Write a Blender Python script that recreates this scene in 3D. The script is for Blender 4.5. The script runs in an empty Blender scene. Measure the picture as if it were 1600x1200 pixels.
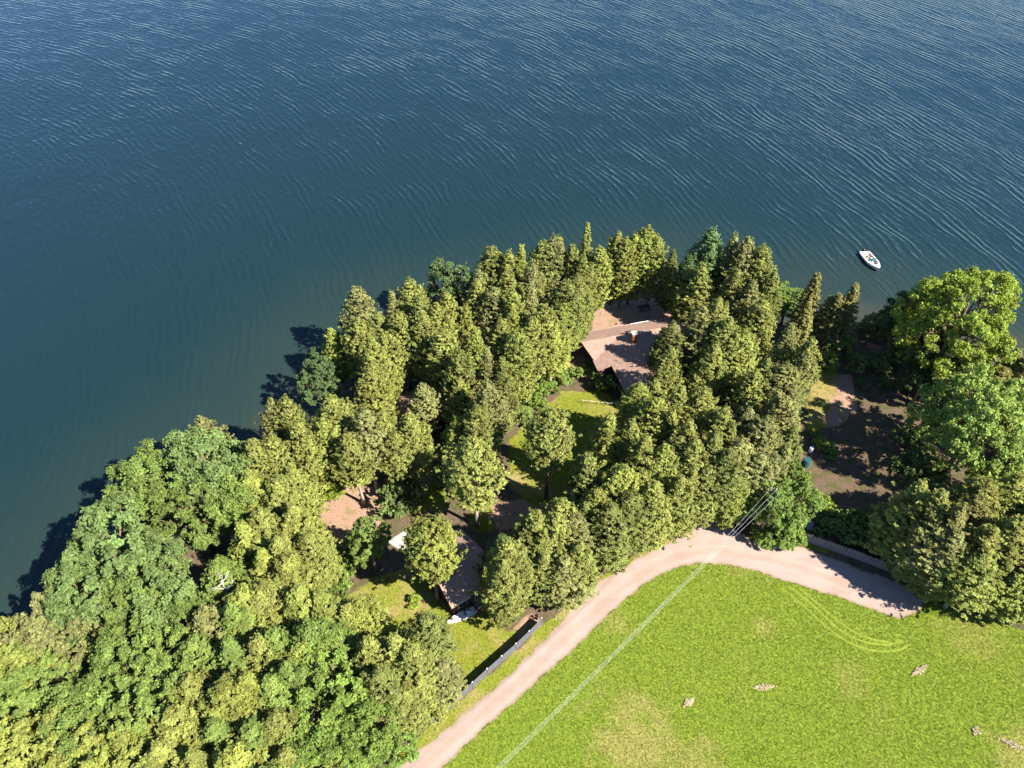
import bpy, bmesh, math, random
import numpy as np
from mathutils import Vector

# ------------------------------------------------------------------ camera, sky, sun
scene = bpy.context.scene
C = scene.collection
PITCH, FPX, CAMH = math.radians(44), 1217.0, 86.5
cam_data = bpy.data.cameras.new('camera')
cam_data.sensor_width = 36.0
cam_data.lens = 36.0 * FPX / 1600.0
cam_data.clip_end = 8000
cam = bpy.data.objects.new('camera', cam_data)
cam.location = (0, 0, CAMH)
cam.rotation_euler = (math.pi / 2 - PITCH, 0, 0)
C.objects.link(cam)
scene.camera = cam

SUN_EL = math.radians(43)
SUN_DIR = Vector((0.843 * math.cos(SUN_EL), -0.539 * math.cos(SUN_EL), math.sin(SUN_EL))).normalized()
world = bpy.data.worlds.new('World')
scene.world = world
world.use_nodes = True
wn = world.node_tree.nodes
sky = wn.new('ShaderNodeTexSky')
sky.sky_type = 'NISHITA'
sky.sun_disc = False
sky.sun_elevation = SUN_EL
sky.sun_rotation = math.atan2(SUN_DIR.x, SUN_DIR.y)
sky.air_density = 0.9
sky.altitude = 3000
sky.dust_density = 0.0
sky.ozone_density = 5.0
wn['Background'].inputs[1].default_value = 0.085
world.node_tree.links.new(sky.outputs[0], wn['Background'].inputs[0])
sd = bpy.data.lights.new('sun', 'SUN')
sd.energy = 5.0
sd.angle = math.radians(0.5)
sd.color = (1.0, 0.92, 0.78)
sun = bpy.data.objects.new('sun', sd)
sun.rotation_euler = SUN_DIR.to_track_quat('Z', 'Y').to_euler()
sun.location = (60, -40, 120)
C.objects.link(sun)
scene.view_settings.view_transform = 'Standard'
scene.view_settings.look = 'None'
scene.view_settings.exposure = 1.5
scene.view_settings.gamma = 1.0

rng = np.random.default_rng(7)
random.seed(7)


def G(u, v, z=0.0):
    """photo pixel -> point on the horizontal plane at height z"""
    a, b = (u - 800) / FPX, (v - 600) / FPX
    dx, dy, dz = a, math.cos(PITCH) - b * math.sin(PITCH), -math.sin(PITCH) - b * math.cos(PITCH)
    s = (z - CAMH) / dz
    return Vector((dx * s, dy * s, z))


def poly_px(pts, z=0.0):
    return np.array([G(u, v, z)[:2] for u, v in pts])


# ------------------------------------------------------------------ helpers
def tag(o, label=None, cat=None, group=None, kind=None):
    if label: o['label'] = label
    if cat: o['category'] = cat
    if group: o['group'] = group
    if kind: o['kind'] = kind
    return o


def link(o, parent=None):
    C.objects.link(o)
    if parent is not None:
        o.parent = parent
    return o


def thing(name, loc, label, cat, group=None, rz=0.0):
    o = bpy.data.objects.new(name, None)
    o.empty_display_size = 0.3
    o.location = loc
    o.rotation_euler = (0, 0, rz)
    link(o)
    return tag(o, label, cat, group)


def fast_mesh(name, V, F, mat=None, smooth=False, attrs=None):
    """V (n,3) float, F (m,k) int, all faces with k corners"""
    me = bpy.data.meshes.new(name)
    V = np.asarray(V, np.float32); F = np.asarray(F, np.int32)
    m, k = F.shape
    me.vertices.add(len(V)); me.vertices.foreach_set('co', V.ravel())
    me.loops.add(m * k); me.loops.foreach_set('vertex_index', F.ravel())
    me.polygons.add(m)
    me.polygons.foreach_set('loop_start', np.arange(0, m * k, k, dtype=np.int32))
    me.polygons.foreach_set('loop_total', np.full(m, k, np.int32))
    me.polygons.foreach_set('use_smooth', np.full(m, smooth, bool))
    me.update(calc_edges=True)
    for an, dom, arr in (attrs or []):
        at = me.attributes.new(an, 'FLOAT', dom)
        at.data.foreach_set('value', np.asarray(arr, np.float32))
    if mat: me.materials.append(mat)
    return me


class MB:
    """collects simple shapes, builds one mesh"""
    def __init__(self): self.v, self.f = [], []

    def add(self, vs, fs):
        o = len(self.v); self.v += [tuple(x) for x in vs]; self.f += [tuple(i + o for i in f) for f in fs]; return self

    def box(self, c, s, rz=0.0, taper=1.0):
        cx, cy, cz = c; sx, sy, sz = s[0] / 2, s[1] / 2, s[2] / 2
        vs = []
        for dz, t in ((-sz, 1), (sz, taper)):
            for dx, dy in ((-sx, -sy), (sx, -sy), (sx, sy), (-sx, sy)):
                x, y = dx * t, dy * t
                vs.append((cx + x * math.cos(rz) - y * math.sin(rz), cy + x * math.sin(rz) + y * math.cos(rz), cz + dz))
        return self.add(vs, [(3, 2, 1, 0), (4, 5, 6, 7), (0, 1, 5, 4), (1, 2, 6, 5), (2, 3, 7, 6), (3, 0, 4, 7)])

    def tube(self, pts, radii, n=8, cap=True):
        pts = [Vector(p) for p in pts]
        if not hasattr(radii, '__len__'): radii = [radii] * len(pts)
        vs, fs = [], []
        for i, p in enumerate(pts):
            d = (pts[min(i + 1, len(pts) - 1)] - pts[max(i - 1, 0)]).normalized()
            a = d.cross(Vector((0, 0, 1)) if abs(d.z) < 0.9 else Vector((1, 0, 0))).normalized(); b = d.cross(a)
            for k in range(n):
                t = 2 * math.pi * k / n
                vs.append(p + (a * math.cos(t) + b * math.sin(t)) * radii[i])
        for i in range(len(pts) - 1):
            for k in range(n):
                fs.append((i * n + k, i * n + (k + 1) % n, (i + 1) * n + (k + 1) % n, (i + 1) * n + k))
        if cap:
            fs.append(tuple(range(n - 1, -1, -1))); fs.append(tuple((len(pts) - 1) * n + k for k in range(n)))
        return self.add(vs, fs)

    def slab(self, top, th):
        """polygon of 3-D points extruded straight down by th"""
        n = len(top)
        vs = [tuple(p) for p in top] + [(p[0], p[1], p[2] - th) for p in top]
        fs = [tuple(range(n)), tuple(range(2 * n - 1, n - 1, -1))]
        for i in range(n):
            j = (i + 1) % n
            fs.append((i, i + n, j + n, j))
        return self.add(vs, fs)

    def prism(self, foot, z0, ztop):
        """vertical walls: footprint xy list, per-corner top heights"""
        n = len(foot)
        if not hasattr(ztop, '__len__'): ztop = [ztop] * n
        vs = [(x, y, z0) for x, y in foot] + [(foot[i][0], foot[i][1], ztop[i]) for i in range(n)]
        fs = [tuple(range(n - 1, -1, -1)), tuple(range(n, 2 * n))]
        for i in range(n):
            j = (i + 1) % n
            fs.append((i, j, j + n, i + n))
        return self.add(vs, fs)

    def build(self, name, mat, parent=None, smooth=False, bevel=0.0, loc=None):
        me = bpy.data.meshes.new(name)
        me.from_pydata(self.v, [], self.f)
        bm = bmesh.new(); bm.from_mesh(me)
        bmesh.ops.recalc_face_normals(bm, faces=bm.faces)
        if bevel > 0:
            bmesh.ops.bevel(bm, geom=list(bm.edges), offset=bevel, segments=1, affect='EDGES')
        bm.to_mesh(me); bm.free()
        if smooth: me.polygons.foreach_set('use_smooth', [True] * len(me.polygons))
        me.materials.append(mat)
        o = bpy.data.objects.new(name, me)
        if loc: o.location = loc
        return link(o, parent)


# ------------------------------------------------------------------ materials
def new_mat(name):
    m = bpy.data.materials.new(name); m.use_nodes = True
    nt = m.node_tree
    return m, nt, nt.nodes, nt.links, nt.nodes['Principled BSDF']


def nnode(nt, typ, **kw):
    n = nt.nodes.new(typ)
    for k, v in kw.items(): setattr(n, k, v)
    return n


def mixc(nt, a, b, fac):
    n = nt.nodes.new('ShaderNodeMix'); n.data_type = 'RGBA'
    for sock, val in ((n.inputs[0], fac), (n.inputs[6], a), (n.inputs[7], b)):
        if isinstance(val, (int, float)): sock.default_value = val
        elif isinstance(val, (tuple, list)): sock.default_value = (*val[:3], 1)
        else: nt.links.new(val, sock)
    return n.outputs[2]


def fmath(nt, op, a, b=0.0, c=0.0, clamp=False):
    n = nt.nodes.new('ShaderNodeMath'); n.operation = op; n.use_clamp = clamp
    for s, val in zip(n.inputs, (a, b, c)):
        if isinstance(val, (int, float)): s.default_value = val
        else: nt.links.new(val, s)
    return n.outputs[0]


def noise(nt, vec, scale, detail=3, rough=0.55, dist=0.0):
    n = nt.nodes.new('ShaderNodeTexNoise')
    n.inputs['Scale'].default_value = scale; n.inputs['Detail'].default_value = detail
    n.inputs['Roughness'].default_value = rough; n.inputs['Distortion'].default_value = dist
    if vec is not None: nt.links.new(vec, n.inputs['Vector'])
    return n.outputs['Fac']


def ramp(nt, fac, lo, hi):
    n = nt.nodes.new('ShaderNodeMapRange'); n.inputs[1].default_value = lo; n.inputs[2].default_value = hi
    n.interpolation_type = 'SMOOTHSTEP'
    nt.links.new(fac, n.inputs[0]); return n.outputs[0]


def plain_mat(name, col, rough=0.7, var=0.25, scale=2.0, metal=0.0, spec=0.3, col2=None, bump=0.0, stretch=None):
    m, nt, nd, lk, bs = new_mat(name)
    tc = nnode(nt, 'ShaderNodeTexCoord')
    vec = tc.outputs['Object']
    if stretch:
        mp = nnode(nt, 'ShaderNodeMapping'); mp.inputs['Scale'].default_value = stretch
        lk.new(vec, mp.inputs[0]); vec = mp.outputs[0]
    nz = noise(nt, vec, scale, 5, 0.65)
    c2 = col2 or tuple(x * (1 - var) for x in col)
    out = mixc(nt, c2, tuple(min(1, x * (1 + var * 0.6)) for x in col), ramp(nt, nz, 0.3, 0.7))
    lk.new(out, bs.inputs['Base Color'])
    bs.inputs['Roughness'].default_value = rough; bs.inputs['Metallic'].default_value = metal
    bs.inputs['Specular IOR Level'].default_value = spec
    if bump:
        bp = nnode(nt, 'ShaderNodeBump'); bp.inputs['Strength'].default_value = bump; bp.inputs['Distance'].default_value = 0.05
        lk.new(nz, bp.inputs['Height']); lk.new(bp.outputs[0], bs.inputs['Normal'])
    return m


def foliage_mat(name, rough=0.65, transl=0.36):
    """colour comes from the object's own colour, varied leaf by leaf"""
    m, nt, nd, lk, bs = new_mat(name)
    oi = nnode(nt, 'ShaderNodeObjectInfo')
    at = nnode(nt, 'ShaderNodeAttribute', attribute_name='tint')
    tc = nnode(nt, 'ShaderNodeTexCoord')
    big = noise(nt, tc.outputs['Object'], 0.55, 2)
    hs = nnode(nt, 'ShaderNodeHueSaturation')
    lk.new(oi.outputs['Color'], hs.inputs['Color'])
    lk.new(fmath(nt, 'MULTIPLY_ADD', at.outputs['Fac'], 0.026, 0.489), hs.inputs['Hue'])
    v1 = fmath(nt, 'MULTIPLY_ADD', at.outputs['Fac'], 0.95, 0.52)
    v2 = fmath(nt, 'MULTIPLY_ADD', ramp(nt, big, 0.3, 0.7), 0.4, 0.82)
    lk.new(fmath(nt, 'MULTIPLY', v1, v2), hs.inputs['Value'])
    hs.inputs['Saturation'].default_value = 1.0
    lk.new(hs.outputs[0], bs.inputs['Base Color'])
    bs.inputs['Roughness'].default_value = rough
    bs.inputs['Specular IOR Level'].default_value = 0.25
    tr = nnode(nt, 'ShaderNodeBsdfTranslucent')
    lk.new(mixc(nt, hs.outputs[0], (0.22, 0.26, 0.03), 0.35), tr.inputs['Color'])
    mx = nnode(nt, 'ShaderNodeMixShader'); mx.inputs[0].default_value = transl
    lk.new(bs.outputs[0], mx.inputs[1]); lk.new(tr.outputs[0], mx.inputs[2])
    lk.new(mx.outputs[0], nd['Material Output'].inputs['Surface'])
    return m


M = {}
M['leaf'] = foliage_mat('foliage')
M['bark'] = plain_mat('bark', (0.16, 0.12, 0.095), 0.9, 0.45, 3.0, bump=0.6, stretch=(3, 3, 0.6))
M['bark_pale'] = plain_mat('pale_bark', (0.36, 0.30, 0.26), 0.9, 0.35, 3.0, bump=0.5, stretch=(3, 3, 0.6))
M['dead'] = plain_mat('dead_wood', (0.45, 0.42, 0.38), 0.9, 0.25, 4.0)
M['roof'] = plain_mat('brown_shingles', (0.30, 0.2, 0.163), 0.9, 0.16, 1.2, bump=0.2)
M['roof_dark'] = plain_mat('charcoal_shingles', (0.06, 0.06, 0.075), 0.9, 0.25, 1.5)
M['wall_red'] = plain_mat('dark_red_boards', (0.075, 0.028, 0.024), 0.8, 0.3, 1.0, stretch=(1, 1, 6))
M['trim'] = plain_mat('tan_trim', (0.38, 0.30, 0.25), 0.7, 0.15, 3.0)
M['white'] = plain_mat('white_paint', (0.72, 0.72, 0.74), 0.45, 0.08, 1.0)
M['glass'] = plain_mat('window_glass', (0.02, 0.025, 0.03), 0.08, 0.2, 1.0, spec=0.6)
M['brick'] = plain_mat('orange_brick', (0.42, 0.16, 0.08), 0.9, 0.3, 6.0)
M['metal'] = plain_mat('galvanised_metal', (0.5, 0.5, 0.52), 0.4, 0.2, 3.0, metal=0.6)
M['dish'] = plain_mat('matt_grey_paint', (0.2, 0.21, 0.22), 0.8, 0.15, 3.0)
M['black'] = plain_mat('black_plastic', (0.015, 0.015, 0.017), 0.4, 0.2, 3.0)
M['gel'] = plain_mat('white_gelcoat', (0.8, 0.77, 0.75), 0.3, 0.05, 1.5, spec=0.5)
M['vinyl'] = plain_mat('pinkish_grey_vinyl', (0.5, 0.4, 0.38), 0.6, 0.2, 3.0)
M['teal'] = plain_mat('teal_plastic', (0.02, 0.09, 0.1), 0.4, 0.2, 3.0)
M['bluewhite'] = plain_mat('blue_white_gelcoat', (0.72, 0.82, 0.88), 0.3, 0.06, 1.5, spec=0.5)
M['fence'] = plain_mat('slate_grey_fence', (0.11, 0.115, 0.135), 0.7, 0.18, 2.0)
M['plank'] = plain_mat('weathered_planks', (0.20, 0.175, 0.18), 0.9, 0.35, 2.0, bump=0.4, stretch=(4, 4, 0.5))
M['wire'] = plain_mat('aluminium_cable', (0.62, 0.63, 0.64), 0.5, 0.1, 3.0)
M['pole'] = plain_mat('pole_wood', (0.3, 0.25, 0.22), 0.9, 0.3, 2.0, stretch=(4, 4, 0.4))
M['concrete'] = plain_mat('pale_concrete', (0.42, 0.38, 0.35), 0.9, 0.12, 0.9)
M['flag'] = plain_mat('red_white_cloth', (0.55, 0.12, 0.12), 0.8, 0.1, 6.0, col2=(0.7, 0.66, 0.66))
M['redwood'] = plain_mat('reddish_wood', (0.36, 0.14, 0.10), 0.8, 0.3, 2.0)
M['straw'] = plain_mat('dry_straw', (0.58, 0.5, 0.33), 0.95, 0.3, 5.0)


# ------------------------------------------------------------------ polygons of the place
SHORE_PX = [(-420, 1330), (-200, 1150), (0, 1062), (100, 985), (190, 890), (290, 795), (400, 728), (455, 682), (508, 625),
            (535, 575), (585, 535), (680, 512), (800, 497), (900, 476), (1000, 452), (1070, 452), (1150, 480), (1210, 502),
            (1280, 500), (1350, 497), (1400, 507), (1500, 525), (1600, 548), (1800, 590), (2100, 640)]
shore = poly_px(SHORE_PX)
# smooth the shoreline
def chaikin(p, n, closed=False):
    p = np.asarray(p, float)
    for _ in range(n):
        q = p if not closed else np.vstack([p, p[:1]])
        a, b = q[:-1], q[1:]
        r = np.empty((2 * len(a), p.shape[1])); r[0::2] = a * .75 + b * .25; r[1::2] = a * .25 + b * .75
        p = r if closed else np.vstack([p[:1], r, p[-1:]])
    return p
shore = chaikin(shore, 2)
shore = np.vstack([[[-3000, -900], [-400, -30]], shore, [[400, 20], [3000, -700]]])
land_poly = np.vstack([shore, [[3000, -3000], [-3000, -3000]]])


def inside(P, poly):
    x, y = P[:, 0], P[:, 1]
    r = np.zeros(len(P), bool)
    n = len(poly)
    for i in range(n):
        x1, y1 = poly[i]; x2, y2 = poly[(i + 1) % n]
        if y1 == y2: continue
        c = ((y1 > y) != (y2 > y)) & (x < (x2 - x1) * (y - y1) / (y2 - y1) + x1)
        r ^= c
    return r


def dist_line(P, line):
    d = np.full(len(P), 1e9)
    for a, b in zip(line[:-1], line[1:]):
        ab = b - a; L = (ab ** 2).sum() + 1e-12
        t = np.clip(((P - a) @ ab) / L, 0, 1)
        d = np.minimum(d, np.hypot(*(P - (a + t[:, None] * ab)).T))
    return d


def sdist(P, poly):
    d = dist_line(P, np.vstack([poly, poly[:1]]))
    return np.where(inside(P, poly), d, -d)


def sstep(x, a, b):
    t = np.clip((x - a) / (b - a), 0, 1); return t * t * (3 - 2 * t)


ROAD_PX_L = [(560, 1250), (646, 1180), (744, 1100), (800, 1050), (860, 992), (905, 940), (928, 912), (955, 897), (1000, 869),
             (1050, 845), (1082, 826), (1092, 806), (1098, 785), (1118, 785), (1122, 806), (1150, 830), (1178, 846), (1210, 852),
             (1245, 852), (1280, 864), (1340, 888), (1400, 908), (1440, 924), (1450, 938)]
ROAD_PX_R = [(1440, 952), (1412, 967), (1385, 962), (1350, 947), (1300, 930), (1240, 912), (1180, 892), (1130, 881), (1085, 880),
             (1050, 889), (1010, 910), (975, 938), (930, 981), (880, 1029), (799, 1100), (710, 1180), (640, 1250)]
road_poly = chaikin(poly_px(ROAD_PX_L + ROAD_PX_R), 2, closed=True)
tail = [p for p in poly_px([(560, 1250), (640, 1250)])]

FIELD_PX = [(640, 1260)] + ROAD_PX_R[::-1][1:] + [(1440, 948), (1455, 938), (1500, 952), (1600, 985), (1800, 1050), (1900, 1500), (600, 1500)]
field_poly = poly_px(FIELD_PX)
VERGE_PX = [(600, 1200), (700, 1113), (760, 1060), (818, 1008), (850, 975), (905, 935), (935, 905), (955, 890), (1000, 862), (1050, 838),
            (1085, 815), (1090, 830), (1000, 880), (955, 905), (905, 945), (860, 1000), (744, 1105), (640, 1190)]
verge_poly = poly_px(VERGE_PX)
lawn_polys = [poly_px(p) for p in (
    [(535, 935), (585, 905), (640, 885), (690, 935), (760, 950), (785, 985), (806, 985), (806, 1012), (700, 1112), (640, 1000), (590, 985), (550, 960)],
    [(795, 690), (830, 650), (880, 612), (940, 610), (975, 640), (940, 700), (900, 790), (830, 790), (795, 760)],
    [(620, 720), (690, 700), (700, 800), (640, 800), (605, 770)],
    [(1272, 560), (1312, 560), (1305, 610), (1285, 670), (1258, 672)],
    [(1240, 850), (1300, 868), (1300, 850), (1246, 835)],
    [(735, 780), (770, 785), (770, 830), (735, 830)],
)]
mulch_polys = [poly_px(p) for p in (
    [(925, 478), (1050, 458), (1075, 480), (1045, 500), (925, 520)],
    [(780, 655), (830, 590), (905, 545), (930, 570), (955, 600), (890, 585), (840, 620), (800, 660)],
    [(800, 985), (830, 955), (850, 975), (808, 1010)],
    [(905, 905), (935, 890), (940, 905), (925, 915)],
    [(480, 760), (600, 760), (600, 840), (540, 900), (510, 830)],
    [(1300, 585), (1330, 585), (1340, 640), (1310, 665), (1285, 668)],
    [(750, 790), (870, 770), (870, 810), (780, 830)],
)]

# ------------------------------------------------------------------ ground sheet
WATER_Z = -0.6
def axis(lo, hi, step, far):
    a = np.arange(lo, hi + 1e-6, step)
    g = step * 1.35 ** np.arange(1, 40); g = np.cumsum(g); g = g[g < far]
    return np.concatenate([lo - g[::-1], a, hi + g])
gx, gy = axis(-85, 85, 0.5, 2600), axis(22, 140, 0.5, 2600)
XX, YY = np.meshgrid(gx, gy)
P2 = np.stack([XX.ravel(), YY.ravel()], 1)
def sd_shore(P):
    d = dist_line(P, shore)
    return np.where(inside(P, land_poly), d, -d)
sdl = sd_shore(P2)
Z = -0.75 * (1 - sstep(sdl, -0.5, 3.0)) - 5.0 * sstep(-sdl, 0.0, 30.0)
nx_, ny_ = len(gx), len(gy)
idx = np.arange(nx_ * ny_).reshape(ny_, nx_)
F = np.stack([idx[:-1, :-1], idx[:-1, 1:], idx[1:, 1:], idx[1:, :-1]], -1).reshape(-1, 4)
near = (np.abs(P2[:, 0]) < 90) & (P2[:, 1] > 15) & (P2[:, 1] < 145)
def zone(polys, soft):
    w = np.zeros(len(P2))
    for pl in polys:
        v = np.zeros(len(P2)); v[near] = sstep(sdist(P2[near], pl), -soft, soft)
        w = np.maximum(w, v)
    return w
lawn_w = zone(lawn_polys, 0.9)
verge_w = zone([verge_poly], 0.5)
mulch_w = zone(mulch_polys, 0.8)
field_w = sstep(sdist(P2, field_poly), -0.4, 0.4)
far_land = (~near) & (P2[:, 1] < 60)
field_w = np.where(far_land & (P2[:, 0] > -20), 1.0, field_w)
lawn_w = np.maximum(lawn_w, verge_w)


def grass_colour(nt, pos, kind):
    """patchy green to straw colour over the ground, shared by soil and blades"""
    big = noise(nt, pos, 0.055, 3, 0.5, 0.3)
    mid = noise(nt, pos, 0.35, 4, 0.6)
    fine = noise(nt, pos, 3.2, 3, 0.6)
    if kind == 'field':
        g1, g2, dry = (0.125, 0.188, 0.02), (0.21, 0.262, 0.034), (0.285, 0.265, 0.085)
    else:
        g1, g2, dry = (0.14, 0.175, 0.02), (0.215, 0.225, 0.03), (0.32, 0.245, 0.115)
    c = mixc(nt, g1, g2, ramp(nt, fine, 0.3, 0.7))
    m = fmath(nt, 'ADD', fmath(nt, 'MULTIPLY', big, 0.6), fmath(nt, 'MULTIPLY', mid, 0.4))
    if kind == 'field':
        w_ = fmath(nt, 'MULTIPLY', ramp(nt, m, 0.54, 0.72), 0.5)
        for (u, v, rad, k) in ((1000, 1160, 7.5, 0.95), (1090, 1190, 4.0, 0.7), (1585, 1175, 4.0, 0.8), (1190, 978, 2.2, 0.7), (960, 975, 2.5, 0.6), (1330, 1060, 3.0, 0.4), (1520, 980, 6.0, 0.45)):
            q = G(u, v)
            vd = nt.nodes.new('ShaderNodeVectorMath'); vd.operation = 'DISTANCE'; vd.inputs[1].default_value = (q.x, q.y, 0)
            nt.links.new(pos, vd.inputs[0])
            dd = fmath(nt, 'ADD', vd.outputs['Value'], fmath(nt, 'MULTIPLY', fmath(nt, 'SUBTRACT', mid, 0.5), rad * 2.4))
            sp = fmath(nt, 'MULTIPLY', fmath(nt, 'SUBTRACT', 1.0, ramp(nt, dd, rad * 0.15, rad)), k)
            w_ = fmath(nt, 'MAXIMUM', w_, sp)
        c = mixc(nt, c, dry, fmath(nt, 'MULTIPLY', w_, 0.85))
    else:
        c = mixc(nt, c, dry, fmath(nt, 'MULTIPLY', ramp(nt, m, 0.46, 0.63), 0.9))
    return c


def ground_mat():
    m, nt, nd, lk, bs = new_mat('ground_soil_and_turf')
    geo = nnode(nt, 'ShaderNodeNewGeometry'); pos = geo.outputs['Position']
    n1 = noise(nt, pos, 0.6, 5, 0.65); n2 = noise(nt, pos, 5.0, 4, 0.7)
    litter = mixc(nt, (0.07, 0.05, 0.038), (0.18, 0.125, 0.09), ramp(nt, n2, 0.3, 0.7))
    litter = mixc(nt, litter, (0.06, 0.075, 0.02), fmath(nt, 'MULTIPLY', ramp(nt, n1, 0.45, 0.6), 0.7))
    mul = mixc(nt, (0.24, 0.145, 0.105), (0.40, 0.27, 0.20), ramp(nt, n2, 0.3, 0.7))
    mul = mixc(nt, mul, (0.17, 0.16, 0.05), fmath(nt, 'MULTIPLY', ramp(nt, n1, 0.5, 0.62), 0.6))
    def att(nm, amp=0.55):
        a = nnode(nt, 'ShaderNodeAttribute', attribute_name=nm).outputs['Fac']
        j = fmath(nt, 'MULTIPLY', fmath(nt, 'SUBTRACT', n1, 0.5), 1.6)
        return ramp(nt, fmath(nt, 'ADD', a, j), 0.35, 0.65)
    c = mixc(nt, litter, mul, att('mulch'))
    c = mixc(nt, c, grass_colour(nt, pos, 'lawn'), att('lawn'))
    fl = nnode(nt, 'ShaderNodeAttribute', attribute_name='field').outputs['Fac']
    c = mixc(nt, c, grass_colour(nt, pos, 'field'), ramp(nt, fl, 0.4, 0.6))
    lk.new(c, bs.inputs['Base Color'])
    bs.inputs['Roughness'].default_value = 0.95; bs.inputs['Specular IOR Level'].default_value = 0.1
    bp = nnode(nt, 'ShaderNodeBump'); bp.inputs['Strength'].default_value = 0.8; bp.inputs['Distance'].default_value = 0.12
    lk.new(noise(nt, pos, 4.0, 5, 0.75), bp.inputs['Height']); lk.new(bp.outputs[0], bs.inputs['Normal'])
    return m


me = fast_mesh('ground', np.column_stack([P2, Z]), F, ground_mat(), True,
               [('lawn', 'POINT', lawn_w), ('mulch', 'POINT', mulch_w), ('field', 'POINT', field_w)])
tag(link(bpy.data.objects.new('ground', me)), kind='structure')

# ------------------------------------------------------------------ lake
BOAT_STERN, BOAT_BOW = G(1349, 397, WATER_Z), G(1371, 424, WATER_Z)
BOAT_C = (BOAT_STERN + BOAT_BOW) / 2


def water_mat():
    m, nt, nd, lk, bs = new_mat('lake_water')
    geo = nnode(nt, 'ShaderNodeNewGeometry'); pos = geo.outputs['Position']
    sep = nnode(nt, 'ShaderNodeSeparateXYZ'); lk.new(pos, sep.inputs[0])
    X, Y = sep.outputs[0], sep.outputs[1]
    sh = nnode(nt, 'ShaderNodeAttribute', attribute_name='shore').outputs['Fac']      # metres from the bank
    # curved swell: distance from a far centre gives the crest lines their slow bend
    cx, cy = -242.0, 40.0
    dx, dy = fmath(nt, 'ADD', X, -cx), fmath(nt, 'ADD', Y, -cy)
    R = fmath(nt, 'SQRT', fmath(nt, 'ADD', fmath(nt, 'MULTIPLY', dx, dx), fmath(nt, 'MULTIPLY', dy, dy)))
    T = fmath(nt, 'MULTIPLY', fmath(nt, 'ARCTAN2', dy, dx), 300.0)
    warp = noise(nt, pos, 0.05, 2)
    def waves(lr, lt, zoff, detail=2, rough=0.5, swap=0.0):
        cb = nnode(nt, 'ShaderNodeCombineXYZ')
        r_ = fmath(nt, 'ADD', R, fmath(nt, 'MULTIPLY', warp, 4.0))
        a = fmath(nt, 'ADD', r_, fmath(nt, 'MULTIPLY', T, swap))
        lk.new(fmath(nt, 'MULTIPLY', a, 1 / lr), cb.inputs[0]); lk.new(fmath(nt, 'MULTIPLY', T, 1 / lt), cb.inputs[1])
        cb.inputs[2].default_value = zoff
        return noise(nt, cb.outputs[0], 1.0, detail, rough)
    # wave trains: regular crests whose phase and strength drift
    rr = fmath(nt, 'ADD', R, fmath(nt, 'MULTIPLY', warp, 4.0))
    def train(lam, pn, k, sharp=1.6):
        ph_ = fmath(nt, 'ADD', fmath(nt, 'MULTIPLY', rr, 6.2832 / lam), fmath(nt, 'MULTIPLY', pn, k))
        u = fmath(nt, 'MULTIPLY_ADD', fmath(nt, 'SINE', ph_), 0.5, 0.5)
        return fmath(nt, 'POWER', u, sharp)
    amp1 = ramp(nt, waves(5.0, 16.0, 31.0, 1), 0.36, 0.62)
    t1 = fmath(nt, 'MULTIPLY', train(1.6, waves(5.0, 14.0, 21.0, 2), 12.0), amp1)
    w1 = waves(1.0, 5.0, 0.0, 2, 0.5)
    w2 = waves(0.6, 2.4, 7.0, 2, 0.55, 0.12)
    w3 = waves(0.42, 1.2, 13.0, 1, 0.5, -0.25)
    gust = ramp(nt, noise(nt, pos, 0.018, 2, 0.5, 0.4), 0.3, 0.7)
    h = fmath(nt, 'MULTIPLY', w1, 0.5)
    h = fmath(nt, 'ADD', h, fmath(nt, 'MULTIPLY', t1, 0.27))
    h = fmath(nt, 'ADD', h, fmath(nt, 'MULTIPLY', w2, 0.3))
    h = fmath(nt, 'ADD', h, fmath(nt, 'MULTIPLY', w3, 0.16))
    lee = fmath(nt, 'MULTIPLY_ADD', ramp(nt, sh, 0.0, 45.0), 0.55, 0.45)
    # stronger chop out to the right where the point gives no shelter
    xs = ramp(nt, fmath(nt, 'ADD', X, fmath(nt, 'MULTIPLY', Y, 0.15)), -60.0, 90.0)
    lee = fmath(nt, 'MULTIPLY', lee, fmath(nt, 'MULTIPLY_ADD', xs, 0.35, 0.8))
    lee = fmath(nt, 'MULTIPLY', lee, fmath(nt, 'MULTIPLY_ADD', gust, 0.5, 0.7))
    h = fmath(nt, 'MULTIPLY', h, lee)
    # ring ripples round the moored boat
    bx, by = fmath(nt, 'ADD', X, -BOAT_C.x), fmath(nt, 'ADD', Y, -BOAT_C.y)
    bd = fmath(nt, 'SQRT', fmath(nt, 'ADD', fmath(nt, 'MULTIPLY', bx, bx), fmath(nt, 'MULTIPLY', by, by)))
    ring = fmath(nt, 'MULTIPLY', fmath(nt, 'SINE', fmath(nt, 'MULTIPLY', bd, 5.5)), fmath(nt, 'EXPONENT', fmath(nt, 'MULTIPLY', bd, -0.3)))
    h = fmath(nt, 'ADD', h, fmath(nt, 'MULTIPLY', ring, 0.12))
    bp = nnode(nt, 'ShaderNodeBump'); bp.inputs['Strength'].default_value = 1.0; bp.inputs['Distance'].default_value = 0.36
    lk.new(h, bp.inputs['Height']); lk.new(bp.outputs[0], bs.inputs['Normal'])
    patch = noise(nt, pos, 0.12, 3)
    shn = fmath(nt, 'ADD', sh, fmath(nt, 'MULTIPLY', fmath(nt, 'SUBTRACT', patch, 0.5), 10.0))
    deep = mixc(nt, (0.008, 0.026, 0.032), (0.008, 0.025, 0.036), ramp(nt, sh, 20.0, 110.0))
    c = mixc(nt, (0.020, 0.036, 0.032), deep, ramp(nt, shn, 2.0, 36.0))
    c = mixc(nt, (0.045, 0.050, 0.034), c, ramp(nt, shn, -2.0, 9.0))
    lk.new(c, bs.inputs['Base Color'])
    bs.inputs['Roughness'].default_value = 0.1
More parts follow.
